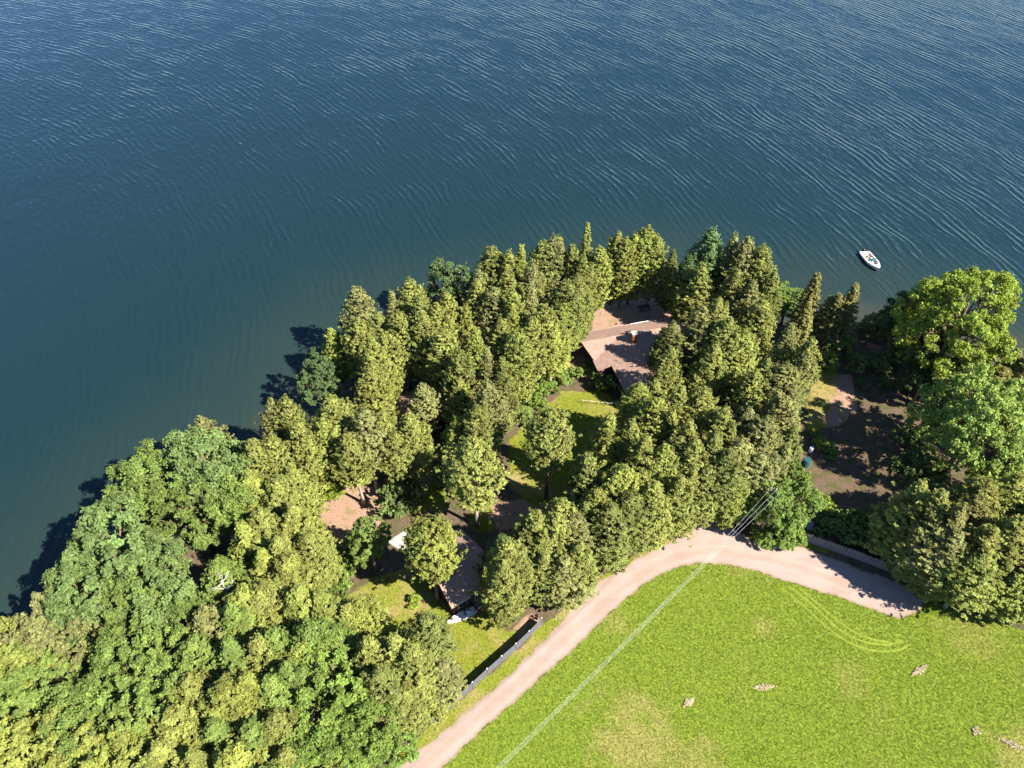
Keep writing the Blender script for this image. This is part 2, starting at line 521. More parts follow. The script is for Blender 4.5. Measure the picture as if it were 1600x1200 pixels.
    bs.inputs['IOR'].default_value = 1.333
    bs.inputs['Specular IOR Level'].default_value = 0.5
    return m


wx, wy = axis(-200, 200, 2.0, 3500), axis(30, 300, 2.0, 4500)
XX, YY = np.meshgrid(wx, wy); W2 = np.stack([XX.ravel(), YY.ravel()], 1)
wsd = -sd_shore(W2)
nx_, ny_ = len(wx), len(wy)
idx = np.arange(nx_ * ny_).reshape(ny_, nx_)
F = np.stack([idx[:-1, :-1], idx[:-1, 1:], idx[1:, 1:], idx[1:, :-1]], -1).reshape(-1, 4)
F = F[(wsd[F].max(1) > -6)]
used = np.unique(F); remap = np.full(len(W2), -1); remap[used] = np.arange(len(used))
me = fast_mesh('lake', np.column_stack([W2[used], np.full(len(used), WATER_Z)]), remap[F], water_mat(), True,
               [('shore', 'POINT', wsd[used])])
tag(link(bpy.data.objects.new('lake', me)), kind='structure')

# ------------------------------------------------------------------ gravel road
def road_mat():
    m, nt, nd, lk, bs = new_mat('pink_gravel')
    geo = nnode(nt, 'ShaderNodeNewGeometry'); pos = geo.outputs['Position']
    n1 = noise(nt, pos, 0.3, 4, 0.6); n2 = noise(nt, pos, 9.0, 4, 0.75)
    c = mixc(nt, (0.315, 0.232, 0.203), (0.36, 0.275, 0.248), ramp(nt, n1, 0.35, 0.65))
    c = mixc(nt, c, (0.25, 0.175, 0.14), fmath(nt, 'MULTIPLY', ramp(nt, n2, 0.45, 0.75), 0.45))
    mp = nnode(nt, 'ShaderNodeMapping'); mp.inputs['Rotation'].default_value = (0, 0, -math.radians(46)); mp.inputs['Scale'].default_value = (0.06, 1.3, 1)
    lk.new(pos, mp.inputs[0])
    ruts = ramp(nt, noise(nt, mp.outputs[0], 1.0, 3, 0.6), 0.4, 0.65)
    c = mixc(nt, c, (0.38, 0.295, 0.255), fmath(nt, 'MULTIPLY', ruts, 0.35))
    lane = nnode(nt, 'ShaderNodeAttribute', attribute_name='lane').outputs['Fac']
    edge = nnode(nt, 'ShaderNodeAttribute', attribute_name='edge').outputs['Fac']
    wob = fmath(nt, 'ADD', lane, fmath(nt, 'MULTIPLY', fmath(nt, 'SUBTRACT', n1, 0.5), 0.8))
    mid = fmath(nt, 'SUBTRACT', 1.0, ramp(nt, wob, 0.1, 0.5))
    c = mixc(nt, c, (0.25, 0.195, 0.135), fmath(nt, 'MULTIPLY', mid, 0.28))
    rut = fmath(nt, 'SUBTRACT', 1.0, ramp(nt, fmath(nt, 'ABSOLUTE', fmath(nt, 'SUBTRACT', wob, 0.85)), 0.05, 0.4))
    c = mixc(nt, c, (0.38, 0.295, 0.265), fmath(nt, 'MULTIPLY', rut, 0.35))
    brd = fmath(nt, 'SUBTRACT', 1.0, ramp(nt, fmath(nt, 'ADD', edge, fmath(nt, 'MULTIPLY', fmath(nt, 'SUBTRACT', n2, 0.5), 0.9)), 0.0, 0.5))
    c = mixc(nt, c, (0.20, 0.165, 0.085), fmath(nt, 'MULTIPLY', brd, 0.6))
    lk.new(c, bs.inputs['Base Color']); bs.inputs['Roughness'].default_value = 0.95; bs.inputs['Specular IOR Level'].default_value = 0.15
    bp = nnode(nt, 'ShaderNodeBump'); bp.inputs['Strength'].default_value = 0.5; bp.inputs['Distance'].default_value = 0.05
    lk.new(n2, bp.inputs['Height']); lk.new(bp.outputs[0], bs.inputs['Normal'])
    return m


def sheet(name, poly, z, mat, jitter=0.0, step=0.35):
    pts = []
    n = len(poly)
    for i in range(n):
        a, b = poly[i], poly[(i + 1) % n]
        L = np.hypot(*(b - a)); k = max(1, int(L / step))
        for j in range(k):
            t = j / k; q = a + (b - a) * t
            if jitter:
                q = q + rng.normal(0, jitter, 2)
            pts.append((q[0], q[1], z))
    bm = bmesh.new()
    f = bm.faces.new([bm.verts.new(p) for p in pts])
    if f.normal.z < 0 or f.calc_area() and sum(pts[i][0] * pts[(i + 1) % len(pts)][1] - pts[(i + 1) % len(pts)][0] * pts[i][1] for i in range(len(pts))) < 0:
        bmesh.ops.reverse_faces(bm, faces=[f])
    bmesh.ops.triangulate(bm, faces=list(bm.faces))
    me = bpy.data.meshes.new(name); bm.to_mesh(me); bm.free()
    me.materials.append(mat)
    o = link(bpy.data.objects.new(name, me))
    return tag(o, kind='structure')


M['gravel'] = road_mat()
def gravel_road():
    from mathutils.geometry import delaunay_2d_cdt
    edge = []
    n = len(road_poly)
    for i in range(n):
        a, b = road_poly[i], road_poly[(i + 1) % n]
        k = max(1, int(np.hypot(*(b - a)) / 0.3))
        for j in range(k):
            q = a + (b - a) * j / k
            w_ = 0.10 * math.sin(q[0] * 1.9 + q[1] * 1.1) + 0.07 * math.sin(q[0] * 4.3 - q[1] * 3.7)
            nn = np.array([(b - a)[1], -(b - a)[0]]); nn = nn / (np.hypot(*nn) + 1e-9)
            edge.append(q + nn * w_ + rng.normal(0, .05, 2))
    edge = np.array(edge)
    lo, hi = edge.min(0), edge.max(0)
    gx_, gy_ = np.meshgrid(np.arange(lo[0], hi[0], .33), np.arange(lo[1], hi[1], .33))
    inn = np.column_stack([gx_.ravel(), gy_.ravel()]) + rng.normal(0, .03, (gx_.size, 2))
    inn = inn[inside(inn, edge)]
    inn = inn[dist_line(inn, np.vstack([edge, edge[:1]])) > .15]
    pts = np.vstack([edge, inn]); m = len(edge)
    vv, ee, ff, *_ = delaunay_2d_cdt([Vector(p) for p in pts], [(i, (i + 1) % m) for i in range(m)], [], 1, 1e-5)
    V = np.array([(p[0], p[1], 0.02) for p in vv]); Fq = np.array([f for f in ff if len(f) == 3])
    ctr = chaikin(poly_px([(600, 1250), (678, 1180), (771, 1100), (838, 1039), (895, 986), (945, 942), (990, 905), (1035, 878), (1085, 862), (1130, 862), (1190, 872), (1260, 890), (1340, 918), (1400, 938)]), 2)
    cd = dist_line(V[:, :2], ctr)
    ed = dist_line(V[:, :2], np.vstack([edge, edge[:1]]))
    me = fast_mesh('gravel_road', V, Fq, M['gravel'], False, [('lane', 'POINT', cd), ('edge', 'POINT', ed)])
    tag(link(bpy.data.objects.new('gravel_road', me)), kind='structure')
gravel_road()
sheet('concrete_patio', poly_px([(604, 847), (630, 831), (664, 842), (640, 868)]), 0.05, M['concrete'], 0.0)

# ------------------------------------------------------------------ leaves
def leaves(cen, nor, size, asp=0.6):
    n = len(cen)
    nor = nor / (np.linalg.norm(nor, axis=1, keepdims=True) + 1e-9)
    r = rng.normal(size=(n, 3)); t = np.cross(nor, r); t /= np.linalg.norm(t, axis=1, keepdims=True) + 1e-9
    b = np.cross(nor, t)
    s = size[:, None]
    fold = nor * s * 0.18
    V = np.stack([cen + t * s - fold, cen + b * s * asp, cen - t * s - fold, cen - b * s * asp], 1).reshape(-1, 3)
    Fq = np.arange(4 * n).reshape(n, 4)
    return V, Fq


def crown_mesh(name, parts):
    Vs, Fs, Ts, o = [], [], [], 0
    for cen, nor, size, tint in parts:
        V, Fq = leaves(cen, nor, size)
        Vs.append(V); Fs.append(Fq + o); Ts.append(tint); o += len(V)
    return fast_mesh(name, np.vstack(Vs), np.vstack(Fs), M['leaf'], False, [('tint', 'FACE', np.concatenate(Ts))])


def cedar_crown(name, h, r, base=0.16, leaders=2, n_br=120, top=0.62, round_=0.0, leaf=0.2, dens=1.0, power=0.85):
    """dense conifer: up-swept branches, each ending in a few separate fan-shaped sprays"""
    cen, nor, siz, tin = [], [], [], []
    L = [(0.0, 0.0, h, 1.0)]
    for k in range(leaders - 1):
        a = rng.uniform(0, 6.28); d = rng.uniform(0.4, 0.65) * r
        L.append((math.cos(a) * d, math.sin(a) * d, h * rng.uniform(0.78, 0.95), 0.6))
    ph = rng.uniform(0, 6.28, 6)
    for (ox, oy, hh, rs) in L:
        nb = int(n_br * (1 if rs == 1 else 0.5))
        for i in range(nb):
            t = (i + rng.uniform(0, 1)) / nb
            t = 1 - (1 - t) ** 1.12
            z = hh * (base + (1 - base) * t)
            if round_:
                prof = (1 - abs(2 * t - 0.95) ** 2.6) ** 0.5 if abs(2 * t - 0.95) < 1 else 0.15
            else:
                prof = min(1.0, ((1 - t) / top) ** power) * min(1.0, 0.5 + t * 2.6)
            az = i * 2.39996 + rng.normal(0, 0.35)
            lump = 1 + 0.10 * math.sin(3 * az + ph[0] + 5 * t) + 0.08 * math.sin(5 * az + ph[1] - 9 * t)
            ln = max(0.16, r * rs * prof * lump * (rng.uniform(0.75, 1.18) if not round_ else rng.uniform(.85, 1.1)))
            dx, dy = math.cos(az), math.sin(az)
            br_t = rng.normal(0, 0.13)
            nsp = max(2, int((2.0 + ln * 2.6) * dens))
            for k in range(nsp):
                s = rng.uniform(0.45, 1.0) ** 0.6
                sw = rng.normal(0, 0.38) * ln * s
                rr = ln * s
                c0 = np.array([ox + dx * rr - dy * sw, oy + dy * rr + dx * sw, z + rr * (0.42 * s * s - 0.2) + rng.normal(0, .28)])
                nl = int(rng.uniform(6, 11) * dens)
                q = rng.uniform(-1, 1, nl)[:, None]
                # a flattened spray reaching outward and up
                ax = np.array([dx * .7, dy * .7, .55]); sd_ = np.array([-dy, dx, 0])
                off = ax * rng.uniform(-.25, .5, (nl, 1)) * .6 + sd_ * q * .17 + rng.normal(0, .05, (nl, 3))
                cen.append(c0 + off)
                nor.append(np.array([dx * 0.6, dy * 0.6, 0.8]) + rng.normal(0, 0.38, (nl, 3)))
                siz.append(rng.uniform(0.6, 1.3, nl) * leaf)
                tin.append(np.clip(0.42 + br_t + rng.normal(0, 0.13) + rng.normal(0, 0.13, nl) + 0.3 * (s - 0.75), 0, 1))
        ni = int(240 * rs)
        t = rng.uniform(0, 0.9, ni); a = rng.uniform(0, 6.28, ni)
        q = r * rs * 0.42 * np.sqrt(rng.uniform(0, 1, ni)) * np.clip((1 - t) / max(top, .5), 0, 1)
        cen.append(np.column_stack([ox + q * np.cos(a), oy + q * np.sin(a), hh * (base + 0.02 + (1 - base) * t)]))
        nor.append(rng.normal(size=(ni, 3))); siz.append(np.full(ni, leaf * 2.0)); tin.append(np.full(ni, 0.12))  # filler leaves added to block light, dark tint paints the inner shade
    return crown_mesh(name, [(np.vstack(cen), np.vstack(nor), np.concatenate(siz), np.concatenate(tin))])


def spruce_crown(name, h, r, base=0.1, leaf=0.17):
    cen, nor, siz, tin = [], [], [], []
    z = h * base; i = 0
    while z < h * 0.99:
        t = (z / h - base) / (1 - base)
        ln0 = r * (1 - t) ** 0.8 + 0.15
        nb = 7 if t < 0.75 else 5
        for k in range(nb):
            az = k * 6.283 / nb + i * 0.9 + rng.normal(0, 0.18)
            ln = ln0 * rng.uniform(0.65, 1.2)
            d = np.array([math.cos(az), math.sin(az), 0])
            for s in np.linspace(0.2, 1, max(3, int(ln * 4.5))):
                c0 = d * ln * s + np.array([0, 0, z - 0.28 * ln * s + 0.16 * ln * s * s])
                nl = 9
                side = np.array([-d[1], d[0], 0])
                off = side * rng.normal(0, 0.22, (nl, 1)) * (1.1 - 0.6 * s) * min(1, ln) + rng.normal(0, 0.07, (nl, 3))
                cen.append(c0 + off); nor.append(np.array([d[0] * 0.4, d[1] * 0.4, 0.9]) + rng.normal(0, 0.4, (nl, 3)))
                siz.append(rng.uniform(0.6, 1.25, nl) * leaf); tin.append(np.clip(0.45 + rng.normal(0, 0.22, nl), 0, 1))
        z += 0.42 * (1 - 0.35 * t); i += 1
    return crown_mesh(name, [(np.vstack(cen), np.vstack(nor), np.concatenate(siz), np.concatenate(tin))])


def broad_crown(name, h, r, rz, nlobe, lobe=(0.9, 1.5), leaf=0.24, per=170, gap=0.0, low=-0.55):
    """spreading crown: leafy clumps spread through an uneven ellipsoid; returns mesh and clump centres"""
    hc = h - rz
    pts = []
    tries = 0
    ph = rng.uniform(0, 6.28, 4)
    while len(pts) < nlobe and tries < 12000:
        tries += 1
        d = rng.normal(size=3); d /= np.linalg.norm(d)
        if d[2] < low: continue
        a = math.atan2(d[1], d[0])
        q = rng.uniform(0.5, 1.0) ** 0.45
        q *= 1 + 0.16 * math.sin(2 * a + ph[0]) + 0.12 * math.sin(3 * a + ph[1] + 2 * d[2]) + 0.1 * math.sin(5 * a + ph[2])
        p = np.array([d[0] * r * q, d[1] * r * q, hc + d[2] * rz * q])
        L = rng.uniform(*lobe)
        if any(np.linalg.norm((p - o)[:3]) < (L + ol) * (0.42 + gap) for o, ol in pts): continue
        pts.append((p, L))
    parts = []
    for p, L in pts:
        n = int(per * L * L)
        out = (p - np.array([0, 0, hc - rz * 0.4])); out /= np.linalg.norm(out) + 1e-9
        d = rng.normal(size=(n, 3)) + out * 0.75 + np.array([0, 0, 0.35]); d /= np.linalg.norm(d, axis=1, keepdims=True)
        # sub-clusters make the leaf masses ragged
        k = max(5, int(9 * L)); sub = rng.normal(size=(k, 3)) + out * 0.6; sub /= np.linalg.norm(sub, axis=1, keepdims=True)
        which = rng.integers(0, k, n)
        q = rng.uniform(0.55, 1.08, n)
        pos = p + (sub[which] * 0.72 + d * 0.42) * (L * q)[:, None] * np.array([1, 1, 0.8])
        tl = rng.normal(0, 0.1)
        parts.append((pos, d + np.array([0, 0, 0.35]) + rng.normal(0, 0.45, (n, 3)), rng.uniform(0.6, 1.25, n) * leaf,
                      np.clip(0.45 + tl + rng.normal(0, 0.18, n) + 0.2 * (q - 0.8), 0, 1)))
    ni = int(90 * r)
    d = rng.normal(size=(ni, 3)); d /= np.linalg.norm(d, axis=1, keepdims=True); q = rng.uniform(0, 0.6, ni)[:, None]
    parts.append((np.array([0, 0, hc]) + d * q * np.array([r, r, rz]), rng.normal(size=(ni, 3)), np.full(ni, leaf * 1.6), np.full(ni, 0.15)))  # added core leaves, tinted dark to paint shade inside the crown
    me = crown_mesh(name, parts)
    return me, [p for p, L in pts]


def trunk_mesh(name, h, r0, mat, limbs=(), lean=0.0):
    mb = MB()
    a = random.uniform(0, 6.28)
    pts, rad = [], []
    for i in range(7):
        t = i / 6
        w = lean * h * t * t + 0.12 * math.sin(3 * t + a)
        pts.append((math.cos(a) * w - math.cos(a) * 0.12 * math.sin(a), math.sin(a) * w - math.sin(a) * .12 * math.sin(a), h * t - 0.05))
        rad.append(r0 * (1.35 if i == 0 else 1.0) * (1 - 0.72 * t))
    mb.tube(pts, rad, 8)
    for (z0, tgt) in limbs:
        k = min(6, int(z0 / h * 6)); p0 = Vector(pts[k]); p0.z = min(z0, h * .98)
        tg = Vector(tgt); mid = p0.lerp(tg, 0.5) + Vector((0, 0, 0.25))
        L = (tg - p0).length
        mb.tube([p0, mid, tg], [min(r0 * .5, 0.05 + L * 0.018), 0.03 + L * 0.01, 0.025], 5)
    me = bpy.data.meshes.new(name)
    me.from_pydata(mb.v, [], mb.f); me.polygons.foreach_set('use_smooth', [True] * len(me.polygons)); me.materials.append(mat)
    return me


# prototypes (shared meshes): built at a nominal size, copied and scaled
PROTO = {}
CED = []
for i in range(12):
    h, r = 16.0, 2.45
    crown = cedar_crown('crown', h, r, base=[.1, .2, .13, .24, .1, .16, .2, .13][i % 8], leaders=[2, 1, 3, 2, 1, 1, 2, 3, 1, 2, 4, 1][i],
                        top=[.55, .45, .62, .42, .75, .55, .4, .5, .8, .48, .45, .6][i], power=[.72, .62, .75, .62, .85, .75, .55, .7, .85, .6, .58, .8][i],
                        leaf=[.14, .155, .14, .13][i % 4], dens=[1.45, 1.25, 1.4, 1.55][i % 4], n_br=[150, 135, 160][i % 3])
    CED.append((crown, trunk_mesh('trunk', h * .93, 0.2, M['bark_pale'] if i % 2 else M['bark']), h, r))
PROTO['C'] = CED
PROTO['T'] = [(cedar_crown('crown', 16, 2.45, base=bb, leaders=ll, top=.55, power=.7, leaf=.145, dens=1.35, n_br=125), trunk_mesh('trunk', 15, 0.22, M['bark_pale']), 16, 2.45) for bb, ll in ((.3, 2), (.36, 1), (.33, 3), (.38, 2))]
PROTO['R'] = [(cedar_crown('crown', 16, 2.6, base=0.43, leaders=1, round_=1, n_br=190, leaf=.155, dens=1.4), trunk_mesh('trunk', 14.5, 0.24, M['bark']), 16, 2.6)]
PROTO['S'] = [(spruce_crown('crown', 16, 2.3), trunk_mesh('trunk', 15.6, 0.18, M['bark']), 16, 2.3) for _ in range(2)]
def mk_broad(h, r, rz, n, **kw):
    me, lobes = broad_crown('crown', h, r, rz, n, **kw)
    lb = [(random.uniform(0.3, 0.62) * h, tuple(l)) for l in lobes[::3]]
    return (me, trunk_mesh('trunk', h * .8, 0.028 * h + 0.03, M['bark'], lb), h, r)
PROTO['O'] = [mk_broad(14, 5, 4.6, 60, lobe=(.8, 1.7), leaf=0.2, per=210), mk_broad(14, 5, 4.9, 85, lobe=(.6, 1.3), leaf=0.23, per=190), mk_broad(14, 5, 4.2, 70, lobe=(.7, 1.5), leaf=0.18, per=250)]
PROTO['B'] = [mk_broad(17, 7.5, 7.0, 190, lobe=(0.8, 1.5), leaf=0.2, per=190, gap=-0.02), mk_broad(16, 7, 6.6, 180, lobe=(0.8, 1.4), leaf=0.2, per=190, gap=-0.03)]
PROTO['Y'] = [mk_broad(13, 4, 4.6, 85, lobe=(0.6, 1.05), leaf=0.17, per=300) for _ in range(2)]
def mk_shrub(r, h):
    me, lobes = broad_crown('foliage', h, r, h * 0.55, 16, lobe=(0.45, 0.8), leaf=0.16, per=300, low=-0.35)
    lb = [(0.2, tuple(l)) for l in lobes[::2]]
    return (me, trunk_mesh('stem', h * .6, 0.05, M['bark'], lb), h, r)
PROTO['K'] = [mk_shrub(1.5, 2.2), mk_shrub(1.7, 2.0), mk_shrub(1.4, 2.4)]

COL = {  # leaf reflectance
    'olive': (0.268, 0.292, 0.075), 'olive_d': (0.215, 0.242, 0.066), 'yell': (0.295, 0.33, 0.075), 'green': (0.175, 0.25, 0.078),
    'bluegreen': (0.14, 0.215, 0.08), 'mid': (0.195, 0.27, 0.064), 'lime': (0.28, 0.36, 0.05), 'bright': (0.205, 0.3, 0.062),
    'dark': (0.085, 0.145, 0.045), 'grey': (0.27, 0.28, 0.1), 'khaki': (0.255, 0.245, 0.08), 'pale': (0.265, 0.35, 0.075),
}
TREE_N = 0


def plant_tree(base, h, r, kind, col, label, cat='tree', group=None, name=None, tilt=True):
    global TREE_N
    TREE_N += 1
    pr = PROTO[kind][TREE_N % len(PROTO[kind])] if kind != 'B' else PROTO[kind][0 if col == 'lime' else 1]
    crown, trunk, h0, r0 = pr
    if kind == 'C' and group:
        ix = TREE_N % len(PROTO['C'])
        label = ['twin-tipped', 'single-tipped', 'many-tipped', 'twin-tipped', 'slender', 'single-tipped', 'twin-tipped', 'many-tipped', 'slender', 'twin-tipped', 'many-tipped', 'slender'][ix] + ' ' + label
    nm = name or {'C': 'cedar_tree', 'T': 'cedar_tree', 'R': 'cedar_tree', 'S': 'spruce_tree', 'O': 'broadleaf_tree', 'B': 'poplar_tree', 'Y': 'broadleaf_tree', 'K': 'shrub'}[kind]
    t = thing(nm, (base[0], base[1], base[2] if len(base) > 2 else 0.0), label, cat, group, rz=random.uniform(0, 6.28))
    k = TREE_N
    if tilt:
        t.rotation_euler.x = random.gauss(0, 0.014); t.rotation_euler.y = random.gauss(0, 0.014)
    if kind in 'CT': r *= random.uniform(.94, 1.14)
    t.scale = (r / r0, r / r0, h / h0)
    o = link(bpy.data.objects.new('foliage' if kind == 'K' else 'crown', crown), t)
    c = COL[col]; j = random.gauss(0, 0.09); w = max(-.03, min(.03, random.gauss(0, 0.018)))
    o.color = (max(0.01, c[0] * (1 + j + w)), max(0.01, c[1] * (1 + j)), max(0.01, c[2] * (1 + j - w)), 1)
    link(bpy.data.objects.new('stem' if kind == 'K' else 'trunk', trunk), t)
    return t


def ground_z(x, y):
    d = sd_shore(np.array([[x, y]]))[0]
    return float(-0.75 * (1 - sstep(d, -0.5, 3.0)) - 5.0 * sstep(-d, 0.0, 30.0)) - 0.02


def by_tip(u, v, h):
    p = G(u, v, h)
    for _ in range(30):                       # keep the foot on dry land
        if sd_shore(np.array([[p.x, p.y]]))[0] > 0.6: break
        p.y -= 0.5; p.x += 0.2
    return (p.x, p.y, ground_z(p.x, p.y))


def by_mid(u, v, h, f=0.62):
    p = G(u, v, h * f)
    for _ in range(30):
        if sd_shore(np.array([[p.x, p.y]]))[0] > 0.6: break
        p.y -= 0.5; p.x += 0.2
    return (p.x, p.y, ground_z(p.x, p.y))


ADJ = {'olive': 'olive-green', 'olive_d': 'darker olive', 'yell': 'yellow-green', 'grey': 'greyish green', 'khaki': 'brownish olive', 'dark': 'dark green',
       'green': 'deep green', 'bluegreen': 'blue-green', 'mid': 'mid-green', 'lime': 'lime-green', 'pale': 'pale green', 'bright': 'bright green'}


def look(label, c, kind):
    return label.replace('{c}', ADJ[c])


def grove(items, kind, col, label, group, mid=False):
    for it in items:
        u, v, h, r = it[:4]
        c = it[4] if len(it) > 4 else (col if isinstance(col, str) else random.choice(col))
        plant_tree((by_mid if mid else by_tip)(u, v, h), h, r, kind, c, look(label, c, kind), 'tree', group)

# ------------------------------------------------------------------ buildings
class Frame:
    """local building axes: e1 along the building, e2 towards the photographer"""
    def __init__(self, o, e1):
        self.o = Vector((o[0], o[1], 0)); self.e1 = Vector((e1[0], e1[1], 0)).normalized(); self.e2 = Vector((self.e1.y, -self.e1.x, 0))
    def __call__(self, a, b, z=0.0):
        p = self.e1 * a + self.e2 * b; return (p.x, p.y, z)


def bx(mb, fr, a0, a1, b0, b1, z0, z1):
    return mb.prism([fr(a0, b0)[:2], fr(a1, b0)[:2], fr(a1, b1)[:2], fr(a0, b1)[:2]], z0, z1)


def window(fr, root_wall, a, b, along, w, z0, z1, out):
    """along: 1 -> wall runs along e1 (outward = out on e2), 2 -> wall runs along e2 (outward = out on e1)"""
    m = MB(); g = MB()
    if along == 1:
        bx(m, fr, a - w / 2 - .07, a + w / 2 + .07, b - .02, b + out * .05, z0 - .07, z1 + .07)
        bx(g, fr, a - w / 2, a + w / 2, b + out * .03, b + out * .07, z0, z1)
    else:
        bx(m, fr, b - .02, b + out * .05, a - w / 2 - .07, a + w / 2 + .07, z0 - .07, z1 + .07)
        bx(g, fr, b + out * .03, b + out * .07, a - w / 2, a + w / 2, z0, z1)
    f = m.build('window', M['trim'], root_wall); g.build('pane', M['glass'], f)


def shingle_courses(mb, p00, p10, p11, p01, th=0.16, rows=10, lift=0.012):
    """roof plane as overlapping courses: p00-p10 eave, p01-p11 ridge"""
    p00, p10, p11, p01 = map(Vector, (p00, p10, p11, p01))
    for i in range(rows):
        t0, t1 = i / rows, (i + 1) / rows
        a, b = p00.lerp(p01, t0), p10.lerp(p11, t0)
        c, d = p10.lerp(p11, t1), p00.lerp(p01, t1)
        up = Vector((0, 0, lift))
        mb.slab([a + up, b + up, c, d], th)


# --- the large house by the lake
O_h = G(924, 548, 2.9); a_, b_ = G(935, 516, 2.9), G(1042, 497, 2.9)
hf = Frame(O_h, b_ - a_)
house = thing('house', (O_h.x, O_h.y, 0), 'large house by the lake with tan-brown shingle roof, brick chimney and dark red walls', 'house')
HR, HE, SL = 4.6, 2.9, 1.7 / 7.0
w = MB(); w.prism([hf(-.1, -3.9)[:2], hf(18.6, -3.9)[:2], hf(18.6, 2.0)[:2], hf(13.0, 2.0)[:2], hf(13.0, 4.1)[:2], hf(-.1, 4.1)[:2]], -0.1, 2.72)
wall = w.build('wall', M['wall_red'], house)
w = MB(); w.prism([hf(2.1, 4.1)[:2], hf(10.9, 4.1)[:2], hf(10.9, 11.4)[:2], hf(2.1, 11.4)[:2]], -0.1, 3.15)
wall2 = w.build('wall', M['wall_red'], house)
# gable ends
g = MB(); g.add([hf(-.1, -3.9, 2.7), hf(-.1, 2.0, 2.7), hf(-.1, -1.0, 4.1), hf(.05, -3.9, 2.7), hf(.05, 2.0, 2.7), hf(.05, -1, 4.1)],
                [(0, 1, 2), (5, 4, 3), (0, 3, 4, 1), (1, 4, 5, 2), (2, 5, 3, 0)])
g.build('gable', M['wall_red'], house)
for b in (-2.2, 0.4, 2.8): window(hf, wall, b, -.1, 2, 1.2, 0.9, 2.1, -1)
for a in (3.0, 6.5, 10.0, 14.0): window(hf, wall, a, -3.9, 1, 1.8, 0.8, 2.2, -1)
window(hf, wall, 1.0, 4.1, 1, 1.3, 0.9, 2.1, 1)
for b in (6.0, 9.0): window(hf, wall2, b, 2.1, 2, 1.2, 0.9, 2.1, -1)
d_ = MB(); bx(d_, hf, 0.0, 0.8, 4.1, 4.16, 0.0, 2.0)
rf = MB()
# main gable: ridge parallel to the lake, apex reaching out past the eaves
shingle_courses(rf, hf(.6, -4.6, HE), hf(19.2, -4.6, HE), hf(19.2, -1.0, 4.25), hf(-1.5, -1.0, 4.25), rows=7)
shingle_courses(rf, hf(19.2, 2.7, HE - .02), hf(-.3, 2.7, HE - .02), hf(-1.5, -1.0, 4.25), hf(19.2, -1.0, 4.25), rows=7)
roof = rf.build('roof', M['roof'], house)
rw = MB()
# front wing: one wide low gable with a notch cut from its corner
zz = lambda a: HE + (a + .5) * SL
shingle_courses(rw, hf(-.6, 4.75, zz(-.6)), hf(-.45, -1.0, zz(-.45)), hf(1.65, -1.0, zz(1.65)), hf(1.65, 4.7, zz(1.65)), rows=5)
shingle_courses(rw, hf(1.65, 12.0, zz(1.65)), hf(1.65, -1.0, zz(1.65)), hf(6.5, -1.0, zz(6.5)), hf(6.5, 12.0, zz(6.5)), rows=10)
shingle_courses(rw, hf(13.5, -1.0, HE), hf(13.5, 4.7, HE), hf(11.35, 4.7, HE + .522), hf(11.35, -1.0, HE + .522), rows=5)
shingle_courses(rw, hf(11.35, -1.0, HE + .522), hf(11.35, 12.0, HE + .522), hf(6.5, 12.0, zz(6.5)), hf(6.5, -1.0, zz(6.5)), rows=10)
rw.build('roof', M['roof'], house)
ch = MB(); bx(ch, hf, 6.1, 6.9, 1.0, 1.75, 3.6, 6.3)
chim = ch.build('chimney', M['brick'], roof, bevel=0.03)
cp = MB(); bx(cp, hf, 6.0, 7.0, .9, 1.85, 6.3, 6.42)
cp.build('chimney_cap', M['concrete'], roof, bevel=0.02)
gt = MB(); bx(gt, hf, 8.6, 12.6, -4.74, -4.62, HE - .12, HE + .03)
gt.build('gutter', M['white'], roof)  # white stretch: the gutter's bright highlight painted into its colour
gt = MB(); bx(gt, hf, 0.6, 8.6, -4.72, -4.62, HE - .14, HE - .0)
gt.build('gutter', M['trim'], roof)

# --- cottage by the lawn
r1, r2 = G(688, 914, 4.6), G(758, 873, 4.6)
cf = Frame(r1, r2 - r1)
cot = thing('cottage', (r1.x, r1.y, 0), 'small cottage with mottled brown roof beside the lawn and the beached sailboat', 'house')
w = MB(); w.prism([cf(.35, -6.5)[:2], cf(6.8, -6.5)[:2], cf(6.8, 2.0)[:2], cf(.35, 2.0)[:2]], -0.1, 2.45)
wall = w.build('wall', M['wall_red'], cot)
for x in (.35, 6.65):
    g = MB()
    g.add([cf(x, -6.5, 2.45), cf(x, 2.0, 2.45), cf(x, 2.0, 2.95), cf(x, 0, 4.35), cf(x, -6.5, 2.5), cf(x + .15, -6.5, 2.45), cf(x + .15, 2.0, 2.45), cf(x + .15, 2.0, 2.95), cf(x + .15, 0, 4.35), cf(x + .15, -6.5, 2.5)],
          [(0, 1, 2, 3, 4), (9, 8, 7, 6, 5), (0, 5, 6, 1), (1, 6, 7, 2), (2, 7, 8, 3), (3, 8, 9, 4)])
    g.build('gable', M['wall_red'], cot)
g = MB(); bx(g, cf, .35, 6.8, 1.85, 2.0, 2.45, 2.95)
g.build('wall', M['wall_red'], cot)
for b in (-4.5, -2.0, 0.5): window(cf, wall, b, .35, 2, 1.0, 1.0, 2.0, -1)
window(cf, wall, 1.7, 2.0, 1, 1.1, 1.0, 2.0, 1)
rf = MB()
shingle_courses(rf, cf(7.05, -7.0, 2.6), cf(-.1, -7.0, 2.6), cf(-.1, 0, 4.6), cf(7.05, 0, 4.6), rows=12)
shingle_courses(rf, cf(-.1, 2.45, 3.0), cf(7.05, 2.45, 3.0), cf(7.05, 0, 4.6), cf(-.1, 0, 4.6), rows=5)
roof = rf.build('roof', M['roof'], cot)
tr = MB(); bx(tr, cf, -.1, 2.6, 2.47, 2.55, 2.78, 3.02); tr.build('fascia', M['trim'], roof)
